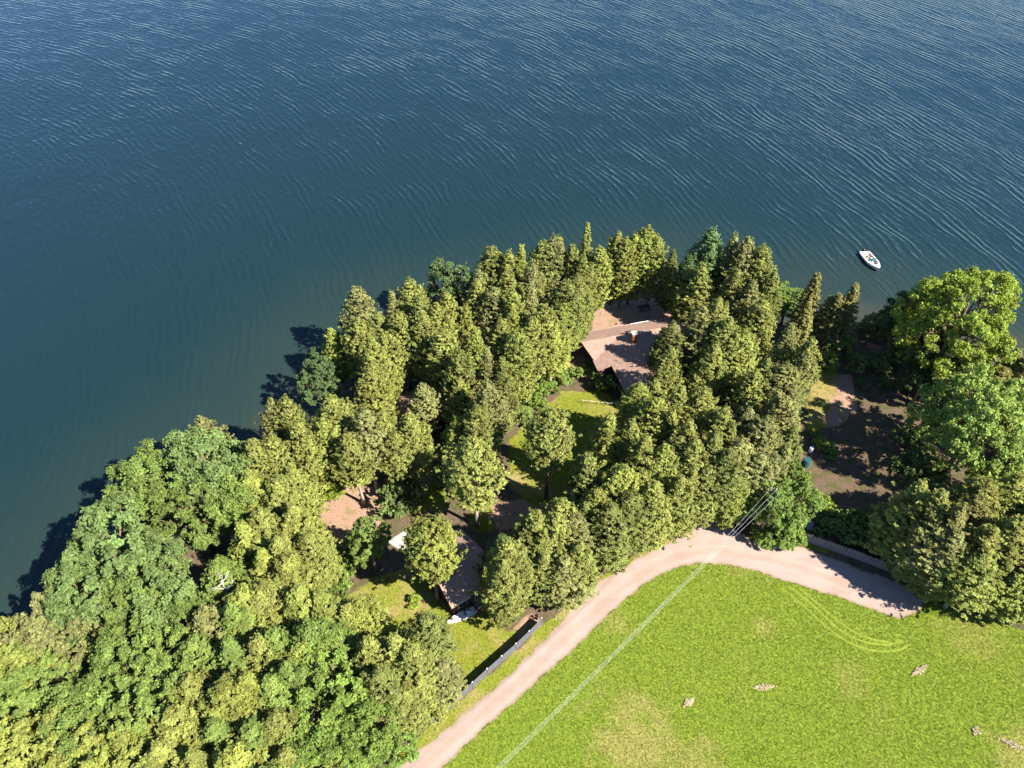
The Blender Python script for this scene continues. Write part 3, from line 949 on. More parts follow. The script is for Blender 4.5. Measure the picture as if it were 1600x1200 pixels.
vp = MB(); vp.tube([cf(3.4, -.6, 4.3), cf(3.4, -.6, 5.0), cf(2.9, -.6, 5.02)], .05, 6); vp.build('vent_pipe', M['white'], roof)
ad = MB(); ad.slab([cf(2.7, 3.9, 2.25), cf(5.6, 3.9, 2.25), cf(6.4, 1.4, 2.72), cf(2.7, 1.4, 2.72)], .14)
ad.build('porch_roof', M['roof_dark'], cot)
ad = MB(); bx(ad, cf, 2.9, 5.5, 2.02, 3.6, -0.1, 2.1); pw = ad.build('porch', M['wall_red'], cot)
tr = MB(); bx(tr, cf, 2.7, 5.6, 3.92, 4.0, 2.05, 2.27); tr.build('fascia', M['trim'], cot)

# --- guest cabin among the cedars near the water
c0 = G(648, 634, 2.6)
gf = Frame(c0, hf.e1 @ Vector((1, 0, 0)) * Vector((1, 0, 0)) + Vector((0, .35, 0)))
cab = thing('cabin', (c0.x, c0.y, 0), 'small brown-roofed cabin half hidden among cedars near the lakeshore', 'house')
w = MB(); bx(w, gf, -3.6, 3.6, -2.9, 2.9, -.1, 2.45); wall = w.build('wall', M['wall_red'], cab)
for x in (-3.6, 3.45):
    g = MB()
    g.add([gf(x, -2.9, 2.45), gf(x, 2.9, 2.45), gf(x, 0, 3.9), gf(x + .15, -2.9, 2.45), gf(x + .15, 2.9, 2.45), gf(x + .15, 0, 3.9)], [(0, 1, 2), (5, 4, 3), (0, 3, 4, 1), (1, 4, 5, 2), (2, 5, 3, 0)])
    g.build('gable', M['wall_red'], cab)
for a in (-1.8, 1.8): window(gf, wall, a, 2.9, 1, 1.1, 1.0, 2.0, 1)
rf = MB()
shingle_courses(rf, gf(4.1, -3.4, 2.5), gf(-4.1, -3.4, 2.5), gf(-4.1, 0, 4.1), gf(4.1, 0, 4.1), rows=6)
shingle_courses(rf, gf(-4.1, 3.4, 2.5), gf(4.1, 3.4, 2.5), gf(4.1, 0, 4.1), gf(-4.1, 0, 4.1), rows=6)
roof = rf.build('roof', M['roof'], cab)
vp = MB(); vp.tube([gf(.6, -.7, 3.6), gf(.6, -.7, 4.5)], .12, 8); vp.build('vent_pipe', M['metal'], roof)

# ------------------------------------------------------------------ fences
def grey_fence():
    px = [(638, 1159), (701, 1110), (760, 1056), (818, 1005), (838, 984), (850, 972)]
    line = [G(u, v) for u, v in px]
    # resample into panels
    pts = [line[0]]; step = 2.25
    acc = 0.0
    for a, b in zip(line[:-1], line[1:]):
        L = (b - a).length; t = step - acc
        while t <= L:
            pts.append(a.lerp(b, t / L)); t += step
        acc = L - (t - step)
    o = line[0]
    root = thing('panel_fence', (o.x, o.y, 0), 'slate grey solid panel fence running along the gravel road beside the lawn', 'fence')
    for i, (a, b) in enumerate(zip(pts[:-1], pts[1:])):
        d = (b - a); rz = math.atan2(d.y, d.x); m = (a + b) / 2 - o
        MB().box((m.x, m.y, 0.80), (d.length - .1, .04, 1.42), rz).build('panel', M['fence'], root)
    for a in pts:
        q = a - o
        MB().box((q.x, q.y, 0.78), (.1, .1, 1.66)).build('post', M['fence'], root)
        MB().box((q.x, q.y, 1.66), (.14, .14, .1), taper=.4).build('post_cap', M['white'], root)
grey_fence()


def plank_fence():
    line = [G(1240, 840), G(1290, 857), G(1335, 873), G(1372, 887), G(1416, 903)]
    o = line[0]
    root = thing('plank_fence', (o.x, o.y, 0), 'weathered grey wooden plank fence beside the end of the gravel road', 'fence')
    proto = MB().box((0, 0, .85), (.155, .025, 1.7)).build('plank', M['plank'], root)
    first = True
    pos = 0
    for a, b in zip(line[:-1], line[1:]):
        d = b - a; L = d.length; rz = math.atan2(d.y, d.x); k = int(L / .175)
        for i in range(k):
            p = a + d * ((i + .5) / k) - o
            pl = proto if first else link(proto.copy(), root)
            first = False
            off = 0.03 * math.sin(i * 1.7) + random.gauss(0, .012)
            pl.location = (p.x - math.sin(rz) * random.gauss(0, .012), p.y, random.gauss(0, .04) - .06)
            pl.rotation_euler = (random.gauss(0, .03), random.gauss(0, .018), rz)
        for z in (.4, 1.3):
            m = (a + b) / 2 - o
            MB().box((m.x - math.sin(rz) * .05, m.y + math.cos(rz) * .05, z), (L, .05, .09), rz).build('rail', M['plank'], root)
        n = max(1, int(L / 2.4))
        for i in range(n + 1):
            p = a + d * (i / n) - o
            MB().box((p.x - math.sin(rz) * .12, p.y + math.cos(rz) * .12, .8), (.1, .1, 1.75), rz).build('post', M['plank'], root)
plank_fence()

# ------------------------------------------------------------------ power pole and cables
pt = G(1212, 768, 9.6); pb = Vector((pt.x, pt.y, 0))
far_top = G(770, 1210, 8.3)
dirv = (far_top - pt); dirv.z = 0; dirv.normalize()
side = Vector((-dirv.y, dirv.x, 0))
p2 = pb + dirv * 78


def power_pole(p, label):
    root = thing('power_pole', (p.x, p.y, 0), label, 'pole')
    MB().tube([(0, 0, -.1), (0, 0, 5), (0, 0, 10.2)], [.17, .14, .11], 10).build('mast', M['pole'], root, smooth=True)
    rz = math.atan2(side.y, side.x)
    MB().box((0, 0, 9.6), (1.5, .1, .12), rz).build('crossarm', M['pole'], root)
    for s in (-.6, 0.0, .6):
        MB().tube([(side.x * s, side.y * s, 9.66), (side.x * s, side.y * s, 9.9)], [.05, .035], 6).build('insulator', M['white'], root)
    MB().tube([(dirv.x * .3, dirv.y * .3, 8.0), (dirv.x * .3, dirv.y * .3, 8.9)], [.24, .24], 12).build('transformer', M['metal'], root)
    return root
power_pole(pb, 'wooden power pole with grey transformer beside the leafy tree at the road bend')
power_pole(p2, 'wooden power pole at the far side of the mown field')
for s, off in ((-.6, 0), (0.0, .0), (.6, 0)):
    mb = MB(); pts = []
    for i in range(25):
        t = i / 24
        p = pb.lerp(p2, t) + side * s * (1 - .72 * min(1, t * 5))
        pts.append(Vector((p.x, p.y, 9.92 - 4 * 1.5 * t * (1 - t))) - pb)
    mb.tube(pts, .008, 5)
    o = mb.build('overhead_cable', M['wire'], None, loc=(pb.x, pb.y, 0))
    tag(o, 'thin pale overhead cable strung from the power pole across the road and field', 'cable', 'overhead cables across the field')

# ------------------------------------------------------------------ boats
def hull_mesh(mb, L, sections):
    """sections: (s along 0..1 stern->bow, half beam, sheer z, keel z)"""
    n = 9; rows = []
    vs, fs = [], []
    for s, hb, zs, zk in sections:
        for k in range(n):
            t = -1 + 2 * k / (n - 1)
            y = hb * math.copysign(abs(t) ** 0.75, t)
            z = zk + (zs - zk) * abs(t) ** 2.2
            vs.append((s * L, y, z))
    m = len(sections)
    for i in range(m - 1):
        for k in range(n - 1):
            fs.append((i * n + k, (i + 1) * n + k, (i + 1) * n + k + 1, i * n + k + 1))
    fs.append(tuple(range(n)))
    mb.add(vs, fs)
    return mb


def outline(sections, L, inset, z=None, s0=0.0, s1=1.0):
    left, right = [], []
    for s, hb, zs, zk in sections:
        if s < s0 or s > s1: continue
        h = max(0.02, hb - inset)
        left.append((s * L, h, zs if z is None else z)); right.append((s * L, -h, zs if z is None else z))
    return left + right[::-1]


def motorboat():
    a, b = BOAT_STERN, BOAT_BOW
    d = b - a; L = 6.0
    root = thing('motorboat', (a.x, a.y, WATER_Z), 'white open motorboat with black outboard engine floating near the shore', 'boat', rz=math.atan2(d.y, d.x))
    sec = [(0, 1.0, .62, -.2), (.15, 1.1, .62, -.22), (.4, 1.15, .66, -.22), (.6, 1.1, .72, -.2), (.75, .84, .79, -.14), (.87, .56, .86, -.02), (.95, .28, .92, .2), (1.0, .04, .96, .5)]
    hull = hull_mesh(MB(), L, sec).build('hull', M['gel'], root, smooth=True)
    # gunwale ring and sunken cockpit
    m = MB()
    out_, inn = outline(sec, L, 0.0), outline(sec, L, 0.17)
    n = len(out_); m.add(out_ + inn, [(i, (i + 1) % n, n + (i + 1) % n, n + i) for i in range(n)])
    m.build('gunwale', M['gel'], hull)
    fl = outline(sec, L, .17, .22, 0, .74)
    m = MB(); m.slab(fl, .03); m.build('cockpit_floor', M['vinyl'], hull)
    m = MB()
    seg = [s for s in sec if s[0] <= .76]
    for i in range(len(seg) - 1):
        for sg in (-1, 1):
            p, q = seg[i], seg[i + 1]
            m.add([(p[0] * L, sg * (p[1] - .17), p[2] - .01), (q[0] * L, sg * (q[1] - .17), q[2] - .01), (q[0] * L, sg * (q[1] - .17), .2), (p[0] * L, sg * (p[1] - .17), .2)], [(0, 1, 2, 3)])
    m.build('cockpit_side', M['gel'], hull)
    dk = outline(sec, L, .16, None, .74, 1.0)
    m = MB(); m.slab([(x, y, z - .03) for x, y, z in dk], .04); m.build('foredeck', M['gel'], hull)
    m = MB(); m.add([(.74 * L, -.66, .2), (.74 * L, .66, .2), (.75 * L, .66, .77), (.75 * L, -.66, .77)], [(0, 1, 2, 3)]); m.build('bulkhead', M['gel'], hull)
    for y in (-.42, .42):
        MB().box((2.05, y, .40), (.5, .48, .3)).build('seat', M['vinyl'], root, bevel=.04)
        MB().box((1.82, y, .68), (.1, .48, .42)).build('backrest', M['black'], root, bevel=.03)
    MB().box((.5, 0, .42), (.5, 1.4, .3)).build('bench', M['vinyl'], root, bevel=.04)
    MB().box((2.95, -.45, .55), (.4, .6, .6)).build('console', M['gel'], root, bevel=.05)
    m = MB(); m.add([(3.2, -.86, .72), (3.45, 0, .78), (3.2, .86, .72), (3.0, .8, 1.12), (3.2, 0, 1.18), (3.0, -.8, 1.12)], [(0, 1, 4, 5), (1, 2, 3, 4)]); m.build('windshield', M['teal'], root)
    MB().box((4.75, 0, .93), (.5, .1, .06)).build('bow_cleat', M['black'], root)
    MB().box((-.28, 0, .78), (.5, .42, .5), taper=.8).build('outboard_cowling', M['black'], root, bevel=.06)
    MB().box((-.26, 0, .15), (.2, .14, 1.0)).build('outboard_leg', M['metal'], root, bevel=.03)
motorboat()


def sailboat():
    a, b = G(699, 976), G(746, 953)      # pointed bow lies towards the woods
    d = a - b; L = 4.2
    root = thing('sailing_dinghy', (b.x, b.y, 0.02), 'white sailing dinghy hull without mast lying on the cottage lawn', 'boat', rz=math.atan2(d.y, d.x))
    sec = [(0, .42, .36, .08), (.1, .5, .37, .03), (.3, .6, .38, .0), (.5, .62, .39, .0), (.7, .5, .41, .02), (.85, .32, .43, .08), (.95, .13, .45, .18), (1, .02, .46, .3)]
    hull = hull_mesh(MB(), L, sec).build('hull', M['bluewhite'], root, smooth=True)
    dk = outline(sec, L, 0.0)
    m = MB(); m.slab([(x, y, z + .01) for x, y, z in dk], .03); deck = m.build('deck', M['gel'], hull)
    MB().box((1.25, 0, .41), (.75, .5, .03)).build('cockpit_well', M['bluewhite'], deck)
    MB().box((1.7, 0, .44), (.16, .34, .05)).build('daggerboard_slot', M['black'], deck)
    MB().box((.3, .1, .43), (.7, .05, .05), .25).build('tiller', M['teal'], deck)
    MB().tube([(4.0, 0, .47), (4.12, 0, .5)], .04, 6).build('bow_handle', M['black'], deck)
sailboat()

# ------------------------------------------------------------------ small things
def flagpole():
    p = G(1035, 471)
    root = thing('flagpole', (p.x, p.y, 0), 'slim white flagpole with a limp red and white flag beside the bare earth yard', 'flagpole')
    MB().tube([(0, 0, 0), (0, 0, 4), (0.02, 0, 7.2)], [.06, .05, .035], 8).build('pole', M['white'], root)
    m = MB(); vs, fs = [], []
    for i in range(6):
        for k in range(7):
            vs.append((-.04 - .12 * i * .8 + .03 * math.sin(k), .06 * math.sin(i * 2.2 + k * .7), 6.6 - k * .26 - .1 * i))
    for i in range(5):
        for k in range(6): fs.append((i * 7 + k, i * 7 + k + 1, (i + 1) * 7 + k + 1, (i + 1) * 7 + k))
    m.add(vs, fs).build('flag', M['flag'], root, smooth=True)
    MB().tube([(0, 0, .0), (0, 0, .16)], [.28, .2], 10).build('base', M['concrete'], root)
flagpole()


def picnic_table():
    p = G(1006, 484)
    root = thing('picnic_table', (p.x, p.y, 0), 'dark wooden picnic table on the bare earth yard behind the large house', 'table', rz=.25)
    for i in range(5): MB().box((0, -.34 + i * .17, .75), (1.9, .15, .05)).build('top_plank', M['wall_red'], root)
    for y in (-.75, .75): MB().box((0, y, .45), (1.9, .26, .05)).build('bench', M['wall_red'], root)
    for x in (-.7, .7):
        for s in (-1, 1): MB().tube([(x, s * .25, .73), (x, s * .6, 0)], .05, 4).build('leg', M['wall_red'], root)
        MB().box((x, 0, .4), (.06, 1.7, .09)).build('brace', M['wall_red'], root)
picnic_table()


def lawn_chair(u, v, rz, label):
    p = G(u, v)
    root = thing('lawn_chair', (p.x, p.y, 0), label, 'chair', 'dark chairs beside the concrete patio', rz=rz)
    MB().box((0, 0, .42), (.55, .55, .06)).build('seat', M['black'], root, bevel=.01)
    m = MB().box((0, .28, .75), (.55, .06, .6)); m.build('backrest', M['black'], root, bevel=.01)
    for x in (-.26, .26):
        MB().box((x * 1.1, 0, .62), (.08, .55, .04)).build('armrest', M['black'], root)
        for y in (-.24, .24): MB().box((x, y, .2), (.05, .05, .4)).build('leg', M['black'], root)
lawn_chair(603, 847, .6, 'dark lawn chair set against the corner of the pale concrete patio')
lawn_chair(595, 850, 1.3, 'dark lawn chair standing on grass a step away from the pale patio')


def dish():
    p = G(1260, 826)
    root = thing('satellite_dish', (p.x, p.y, 0), 'grey satellite dish on a short mast among shrubs behind the plank fence', 'satellite dish', rz=.0)
    MB().tube([(0, 0, -.05), (0, 0, 1.0)], .04, 8).build('mast', M['metal'], root)
    m = MB(); vs, fs = [(0, 0, 0)], []
    for ring in range(1, 4):
        rr = ring / 3 * .62
        for k in range(18):
            t = k / 18 * 6.283; vs.append((rr * math.cos(t), rr * 1.12 * math.sin(t), rr * rr * .38))
    for k in range(18): fs.append((0, 1 + k, 1 + (k + 1) % 18))
    for ring in range(2):
        for k in range(18):
            a = 1 + ring * 18; fs.append((a + k, a + 18 + k, a + 18 + (k + 1) % 18, a + (k + 1) % 18))
    d = m.add(vs, fs).build('reflector', M['dish'], root, smooth=True)
    d.location = (0, -.1, 1.1); d.rotation_euler = (math.radians(48), 0, .5)
    MB().tube([(-.05, -.2, .75), (-.35, -.75, 1.15)], .025, 6).build('feed_arm', M['metal'], root)
    MB().box((-.36, -.78, 1.2), (.12, .12, .14)).build('feed_horn', M['white'], root)
dish()


def barrel(u, v, mat, label, h=.95, r=.32):
    p = G(u, v)
    root = thing('barrel', (p.x, p.y, 0), label, 'barrel')
    z = [0, .05, .3, .33, .36, .62, .65, .68, .92, .95]
    rr = [.92, 1, 1, 1.05, 1, 1, 1.05, 1, 1, .94]
    MB().tube([(0, 0, k * h / .95) for k in z], [q * r for q in rr], 16).build('drum', M[mat], root, smooth=False)
    MB().tube([(0, 0, h), (0, 0, h + .04)], [r * .9, r * .86], 16).build('lid', M[mat], root)
barrel(1266, 706, 'white', 'white barrel at the edge of the cedars by the bare lot')
barrel(1258, 727, 'teal', 'teal barrel tucked under cedars at the edge of the bare lot', 1.3, .55)
barrel(1160, 812, 'plank', 'grey barrel in the shade under cedars by the road bend', 1.0, .35)


def dock():
    a, b = G(1353, 541), G(1375, 547)
    d = b - a
    root = thing('dock_section', (a.x, a.y, .0), 'reddish wooden dock section lying on the ground among shrubs near the shore', 'dock', rz=math.atan2(d.y, d.x))
    for y in (-.55, .55): MB().box((d.length / 2, y, .2), (d.length, .1, .4)).build('beam', M['redwood'], root)
    n = 11
    for i in range(n): MB().box(((i + .5) * d.length / n, 0, .42), (d.length / n * .84, 1.25, .04)).build('plank', M['redwood'], root)
dock()


def rope_fence():
    a, b = G(908, 630), G(957, 635)
    d = b - a
    root = thing('rope_barrier', (a.x, a.y, 0), 'low white rope strung between stakes across the house lawn', 'rope barrier', rz=math.atan2(d.y, d.x))
    pts = []
    n = 4
    for i in range(n * 6 + 1):
        t = i / (n * 6); s = (t * n) % 1
        pts.append((t * d.length, 0, .8 - .18 * math.sin(math.pi * s)))
    MB().tube(pts, .022, 5).build('rope', M['white'], root)
    for i in range(n + 1): MB().tube([(d.length * i / n, 0, -.05), (d.length * i / n, 0, .85)], .03, 6).build('stake', M['bark'], root)
rope_fence()


def straw_heap(u, v, L, rz, label):
    p = G(u, v)
    n = 420
    t = rng.normal(0, .38, n); c = np.column_stack([t * L, rng.normal(0, .16, n) * (1.1 - np.abs(t)), rng.uniform(.03, .2, n)])
    V, Fq = leaves(c, rng.normal(0, .5, (n, 3)) + [0, 0, 1], rng.uniform(.08, .22, n), .22)
    o = link(bpy.data.objects.new('straw_heap', fast_mesh('straw_heap', V, Fq, M['straw'])))
    o.location = (p.x, p.y, 0); o.rotation_euler.z = rz
    tag(o, label, 'straw heap', kind='stuff')
straw_heap(1193, 1074, 1.3, .05, 'pale straw heap on the mown field, flat and wedge-shaped, alone in green grass')
straw_heap(1437, 1048, 1.5, .5, 'pale straw heap on the field, long and curved, beyond the tyre tracks')
straw_heap(1076, 1098, .9, .6, 'thin scatter of pale straw on the field beside the overhead cables')
straw_heap(1580, 1163, 1.4, -.5, 'pale straw heap on yellowed grass at the far side of the field')
straw_heap(1524, 1143, .5, 0.9, 'tiny tuft of pale straw on greener field grass')

# wheel tracks in the field
def track(px, wdt=.055):
    p = chaikin(poly_px(px), 3)
    d = np.gradient(p, axis=0); d /= np.linalg.norm(d, axis=1, keepdims=True); nrm = np.column_stack([-d[:, 1], d[:, 0]])
    k = rng.uniform(.45, 1.25, len(p))[:, None]
    V = np.vstack([np.column_stack([p + nrm * wdt * k, np.full(len(p), .045)]), np.column_stack([p - nrm * wdt * k, np.full(len(p), .045)])])
    n = len(p); Fq = np.array([(i, i + n, i + n + 1, i + 1) for i in range(n - 1)])
    me = fast_mesh('tyre_track', V, Fq, M['track'])
    tag(link(bpy.data.objects.new('tyre_track', me)), kind='structure')
    return p
M['track'] = plain_mat('flattened_grass', (0.225, 0.265, 0.05), 0.95, 0.3, 1.5, col2=(0.17, 0.225, 0.025))
TRACKS = [track(q) for q in (
    [(1225, 922), (1260, 950), (1290, 980), (1320, 1002), (1360, 1018), (1400, 1018), (1420, 1008)],
    [(1235, 918), (1275, 950), (1310, 985), (1345, 1003), (1385, 1009), (1410, 1002)],
    [(1250, 920), (1290, 955), (1325, 983), (1360, 1000), (1390, 1004)])]
track_line = TRACKS

# ------------------------------------------------------------------ grass blades
def tufts(name, n, bounds, test, hgt, wid, kind, label):
    P = np.column_stack([rng.uniform(bounds[0], bounds[1], n), rng.uniform(bounds[2], bounds[3], n)])
    P = P[test(P)]
    nb = 4
    n = len(P)
    hs = hgt * rng.uniform(.5, 1.35, n)
    base = np.repeat(P, nb, 0) + rng.normal(0, wid * .9, (n * nb, 2))
    a = rng.uniform(0, 6.283, n * nb)
    hb = np.repeat(hs, nb) * rng.uniform(.7, 1.15, n * nb)
    lean = rng.normal(0, .65, (n * nb, 2)) * hb[:, None] + np.array([.25, .1]) * hb[:, None]
    wv = np.column_stack([np.cos(a), np.sin(a)]) * wid * .5
    z0 = np.full((n * nb, 1), -.01)
    V = np.stack([np.hstack([base - wv, z0]), np.hstack([base + wv, z0]), np.hstack([base + lean, hb[:, None]])], 1).reshape(-1, 3)
    Fq = np.arange(len(V)).reshape(-1, 3)
    m, nt, nd, lk, bs = new_mat(name)
    pos = nnode(nt, 'ShaderNodeNewGeometry').outputs['Position']
    tin = nnode(nt, 'ShaderNodeAttribute', attribute_name='tint').outputs['Fac']
    hs_ = nnode(nt, 'ShaderNodeHueSaturation'); lk.new(grass_colour(nt, pos, kind), hs_.inputs['Color'])
    lk.new(fmath(nt, 'MULTIPLY_ADD', tin, .6, .88), hs_.inputs['Value'])
    lk.new(hs_.outputs[0], bs.inputs['Base Color']); bs.inputs['Roughness'].default_value = .7; bs.inputs['Specular IOR Level'].default_value = .2
    tr = nnode(nt, 'ShaderNodeBsdfTranslucent'); lk.new(hs_.outputs[0], tr.inputs[0])
    mx = nnode(nt, 'ShaderNodeMixShader'); mx.inputs[0].default_value = .35
    lk.new(bs.outputs[0], mx.inputs[1]); lk.new(tr.outputs[0], mx.inputs[2]); lk.new(mx.outputs[0], nd['Material Output'].inputs['Surface'])
    me = fast_mesh(name, V, Fq, m, False, [('tint', 'FACE', np.repeat(np.clip(rng.normal(.5, .22, n), 0, 1), nb))])
    o = link(bpy.data.objects.new(name, me))
    tag(o, label, 'grass', kind='stuff')


def field_test(P):
    ok = sdist(P, field_poly) > -.22 + .3 * rng.uniform(0, 1, len(P)) ** .5
    for t in TRACKS: ok &= dist_line(P, t) > .17
    return ok
tufts('field_grass', 230000, (-12, 62, 27, 62), field_test, .095, .042, 'field', 'bright green field grass growing beside the gravel road')
def lawn_test(P):
    ok = np.zeros(len(P), bool)
    for pl in lawn_polys + [verge_poly]: ok |= sdist(P, pl) > -.25
    return ok & (sdist(P, road_poly) < .22 - .3 * rng.uniform(0, 1, len(P)) ** .5)
tufts('lawn_grass', 130000, (-30, 55, 32, 92), lawn_test, .085, .06, 'lawn', 'short yellow-green lawn grass round the cottage and house')

# ------------------------------------------------------------------ trees
oc = ('olive', 'olive', 'olive', 'yell', 'olive_d', 'grey')
yc = ('yell', 'yell', 'olive', 'mid')
grove([(555, 450, 15, 2.8, 'grey'), (519, 512, 11, 2.3, 'yell'), (640, 440, 15, 2.3), (612, 455, 14.5, 2.2), (750, 423, 15, 2.2), (768, 388, 16, 2.6), (793, 392, 16, 2.3),
       (815, 382, 16.5, 2.4), (848, 378, 16.5, 2.5), (864, 372, 17, 2.3), (876, 371, 16, 2.2), (893, 384, 16, 2.3), (935, 388, 15, 2.3), (912, 402, 15, 2.4),
       (697, 460, 15, 2.3), (725, 476, 14, 2.0), (745, 440, 15, 2.3), (770, 450, 15, 2.4), (805, 456, 16, 2.5), (830, 440, 16, 2.5), (882, 440, 16, 2.5),
       (905, 432, 15, 2.4), (660, 490, 16, 2.6), (652, 465, 15, 2.5), (625, 490, 15, 2.4), (580, 535, 15, 2.8), (695, 520, 15, 2.6), (742, 512, 16, 2.6), (780, 500, 16, 2.6),
       (808, 520, 16, 2.6), (580, 575, 14, 2.7), (765, 545, 16, 2.5), (602, 520, 14, 2.4), (720, 552, 15, 2.4), (830, 410, 16, 2.4), (795, 425, 16, 2.4),
       (555, 500, 14, 2.6), (590, 490, 14, 2.5), (680, 480, 15, 2.4)],
      'C', oc, '{c} cedar crowded in the grove between lake and garden path', 'cedars of the lakeside grove')
grove([(850, 478, 15.5, 2.7), (882, 478, 13.5, 2.4), (864, 510, 12.5, 2.4), (832, 500, 15, 2.4)], 'T', ('olive', 'yell'), '{c} cedar with slim bare trunk showing beside the pink garden path', 'cedars along the garden path')
grove([(785, 562, 15, 2.4), (760, 600, 15, 2.4), (745, 640, 14, 2.3), (716, 594, 12, 2.1, 'olive'), (712, 652, 11, 2.0), (660, 603, 11, 2.0)],
      'C', oc, '{c} cedar between hidden cabin and house lawn', 'cedars between cabin and house lawn')
grove([(965, 362, 15, 2.2), (1010, 355, 15, 2.8), (994, 366, 14.5, 2.3), (1027, 373, 14, 2.3), (980, 376, 14, 2.2)],
      'C', ('olive', 'yell'), 'tall {c} cedar in the row behind the bare earth yard', 'cedars behind the bare earth yard')
grove([(1112, 358, 16.5, 3.3, 'bluegreen'), (1145, 364, 17, 2.7), (1168, 372, 17, 2.6), (1197, 388, 16, 2.7), (1211, 425, 14, 2.2), (1097, 413, 15, 2.6), (1080, 421, 13, 2.3), (1122, 470, 16, 2.7),
       (1137, 500, 15, 2.6), (1150, 420, 16, 2.6), (1176, 440, 15, 2.5), (1190, 470, 14, 2.4), (1050, 504, 13, 2.1, 'olive_d'), (1058, 393, 13, 2.0, 'olive_d'), (1100, 482, 15, 2.5),
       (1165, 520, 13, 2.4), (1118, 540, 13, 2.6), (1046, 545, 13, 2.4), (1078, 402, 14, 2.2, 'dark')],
      'C', ('olive', 'olive_d', 'olive', 'grey'), '{c} cedar in the clump over the large house end', 'cedars over the end of the large house')
grove([(1202, 567, 14, 2.5), (1226, 572, 14, 2.4), (1240, 507, 14, 2.5), (1265, 528, 14, 2.4), (1182, 582, 13, 2.3), (1238, 577, 13, 2.4), (1216, 612, 13, 2.3), (1230, 622, 13, 2.2), (1262, 556, 12, 2.0)],
      'C', ('olive', 'olive_d', 'grey'), '{c} cedar beside the bare lot and lime grass strip', 'cedars beside the bare lot')
grove([(957, 652, 16, 2.5), (920, 712, 15, 2.4), (936, 767, 13, 2.3), (1010, 687, 16, 2.5), (1000, 605, 14, 2.4), (1028, 596, 14, 2.5), (1065, 606, 15, 2.6), (1102, 613, 15, 2.6),
       (1130, 638, 15, 2.5), (1050, 641, 15, 2.5), (1030, 625, 15, 2.4), (977, 735, 15, 2.5), (1040, 700, 15, 2.5), (1077, 660, 15, 2.5), (1090, 692, 15, 2.5), (1115, 680, 15, 2.4),
       (1136, 707, 14, 2.4), (1060, 745, 13, 2.5), (1022, 755, 14, 2.5), (988, 775, 13, 2.5), (952, 790, 13, 2.4), (915, 785, 12, 2.2), (1110, 735, 12, 2.3), (1150, 735, 11, 2.3), (985, 660, 16, 2.4), (1085, 735, 12, 2.4), (1060, 690, 14, 2.4)],
      'C', ('olive', 'olive', 'yell', 'olive_d'), '{c} cedar between house lawn and gravel road bend', 'cedars inside the road bend')
grove([(1170, 637, 14, 2.4), (1196, 653, 14, 2.4), (1207, 675, 13, 2.3), (1242, 668, 12, 2.2), (1162, 690, 13, 2.5), (1190, 712, 12, 2.4), (1232, 695, 11, 2.2), (1175, 745, 9, 2.0), (1212, 715, 11, 2.1)],
      'C', ('grey', 'olive', 'olive_d'), '{c} cedar close behind the wooden power pole', 'cedars behind the power pole')
grove([(784, 838, 12, 2.4, 'dark'), (835, 802, 14, 2.6), (867, 808, 13.5, 2.5), (905, 847, 11.5, 2.4), (880, 785, 13, 2.3), (850, 865, 10.5, 2.3), (885, 870, 10, 2.4), (900, 805, 12, 2.2)],
      'C', ('olive', 'grey', 'olive'), '{c} cedar in the clump between the cottage and the gravel road', 'cedars between cottage and road')
plant_tree(G(792, 966), 16, 2.8, 'C', 'olive', 'broad cedar with its trunk foot on the lawn beside the cottage porch', 'tree', tilt=False)
grove([(442, 620, 15, 2.2), (425, 628, 14, 2.1), (520, 621, 15, 2.6), (565, 641, 16, 2.5), (592, 651, 14, 2.3), (546, 680, 14, 2.3), (472, 680, 13.5, 2.1), (463, 660, 14.5, 2.1), (422, 687, 14, 2.7),
       (395, 692, 14, 2.7), (640, 648, 14, 2.4), (617, 678, 12.5, 2.3), (500, 655, 14, 2.2)],
      'T', ('olive', 'yell', 'grey', 'olive'), '{c} cedar with bare lower trunk on sandy ground near the cabin', 'cedars on the sandy ground')
grove([(512, 738, 6, 1.4, 'lime')], 'C', 'lime', 'short lime-green cedar on the sandy ground in front of taller trunks', None)
grove([(432, 748, 13, 2.6), (390, 742, 13, 2.7), (457, 790, 13, 2.6), (402, 800, 13, 2.8), (430, 845, 13, 2.7), (480, 840, 12, 2.6), (375, 815, 13, 2.7), (455, 735, 12, 2.2), (450, 875, 12, 2.6)],
      'C', yc, '{c} cedar between round lakeside crowns and sandy ground', 'cedars by the sandy ground edge')
grove([(335, 885, 12, 2.7), (405, 862, 12, 2.7), (375, 925, 13, 2.9), (405, 918, 13, 2.8), (462, 920, 13, 2.9), (497, 926, 12.5, 2.7), (320, 957, 12, 2.8, 'grey'), (365, 947, 13, 2.8), (557, 944, 10.5, 2.5), (535, 950, 11, 2.5),
       (425, 988, 13, 2.8), (480, 980, 13, 2.8), (402, 997, 13, 2.8), (350, 1002, 13, 2.9), (300, 1002, 12, 2.7), (342, 1075, 13, 2.9), (382, 1060, 13, 2.8), (422, 1060, 13, 2.8), (290, 1062, 12, 2.7),
       (450, 1042, 13, 2.7), (270, 1112, 12, 2.8), (330, 1130, 12, 2.8), (392, 1132, 12, 2.8), (360, 1180, 12, 2.8), (430, 1122, 12, 2.7), (300, 1182, 12, 2.8), (470, 1010, 12, 2.6), (520, 985, 11, 2.5), (440, 1180, 11, 2.8), (240, 1165, 12, 2.7), (410, 1215, 12, 2.8), (330, 1235, 12, 2.8)],
      'C', yc, '{c} conifer in dense woodland beyond the cottage lawn', 'conifers of the woodland by the cottage lawn')
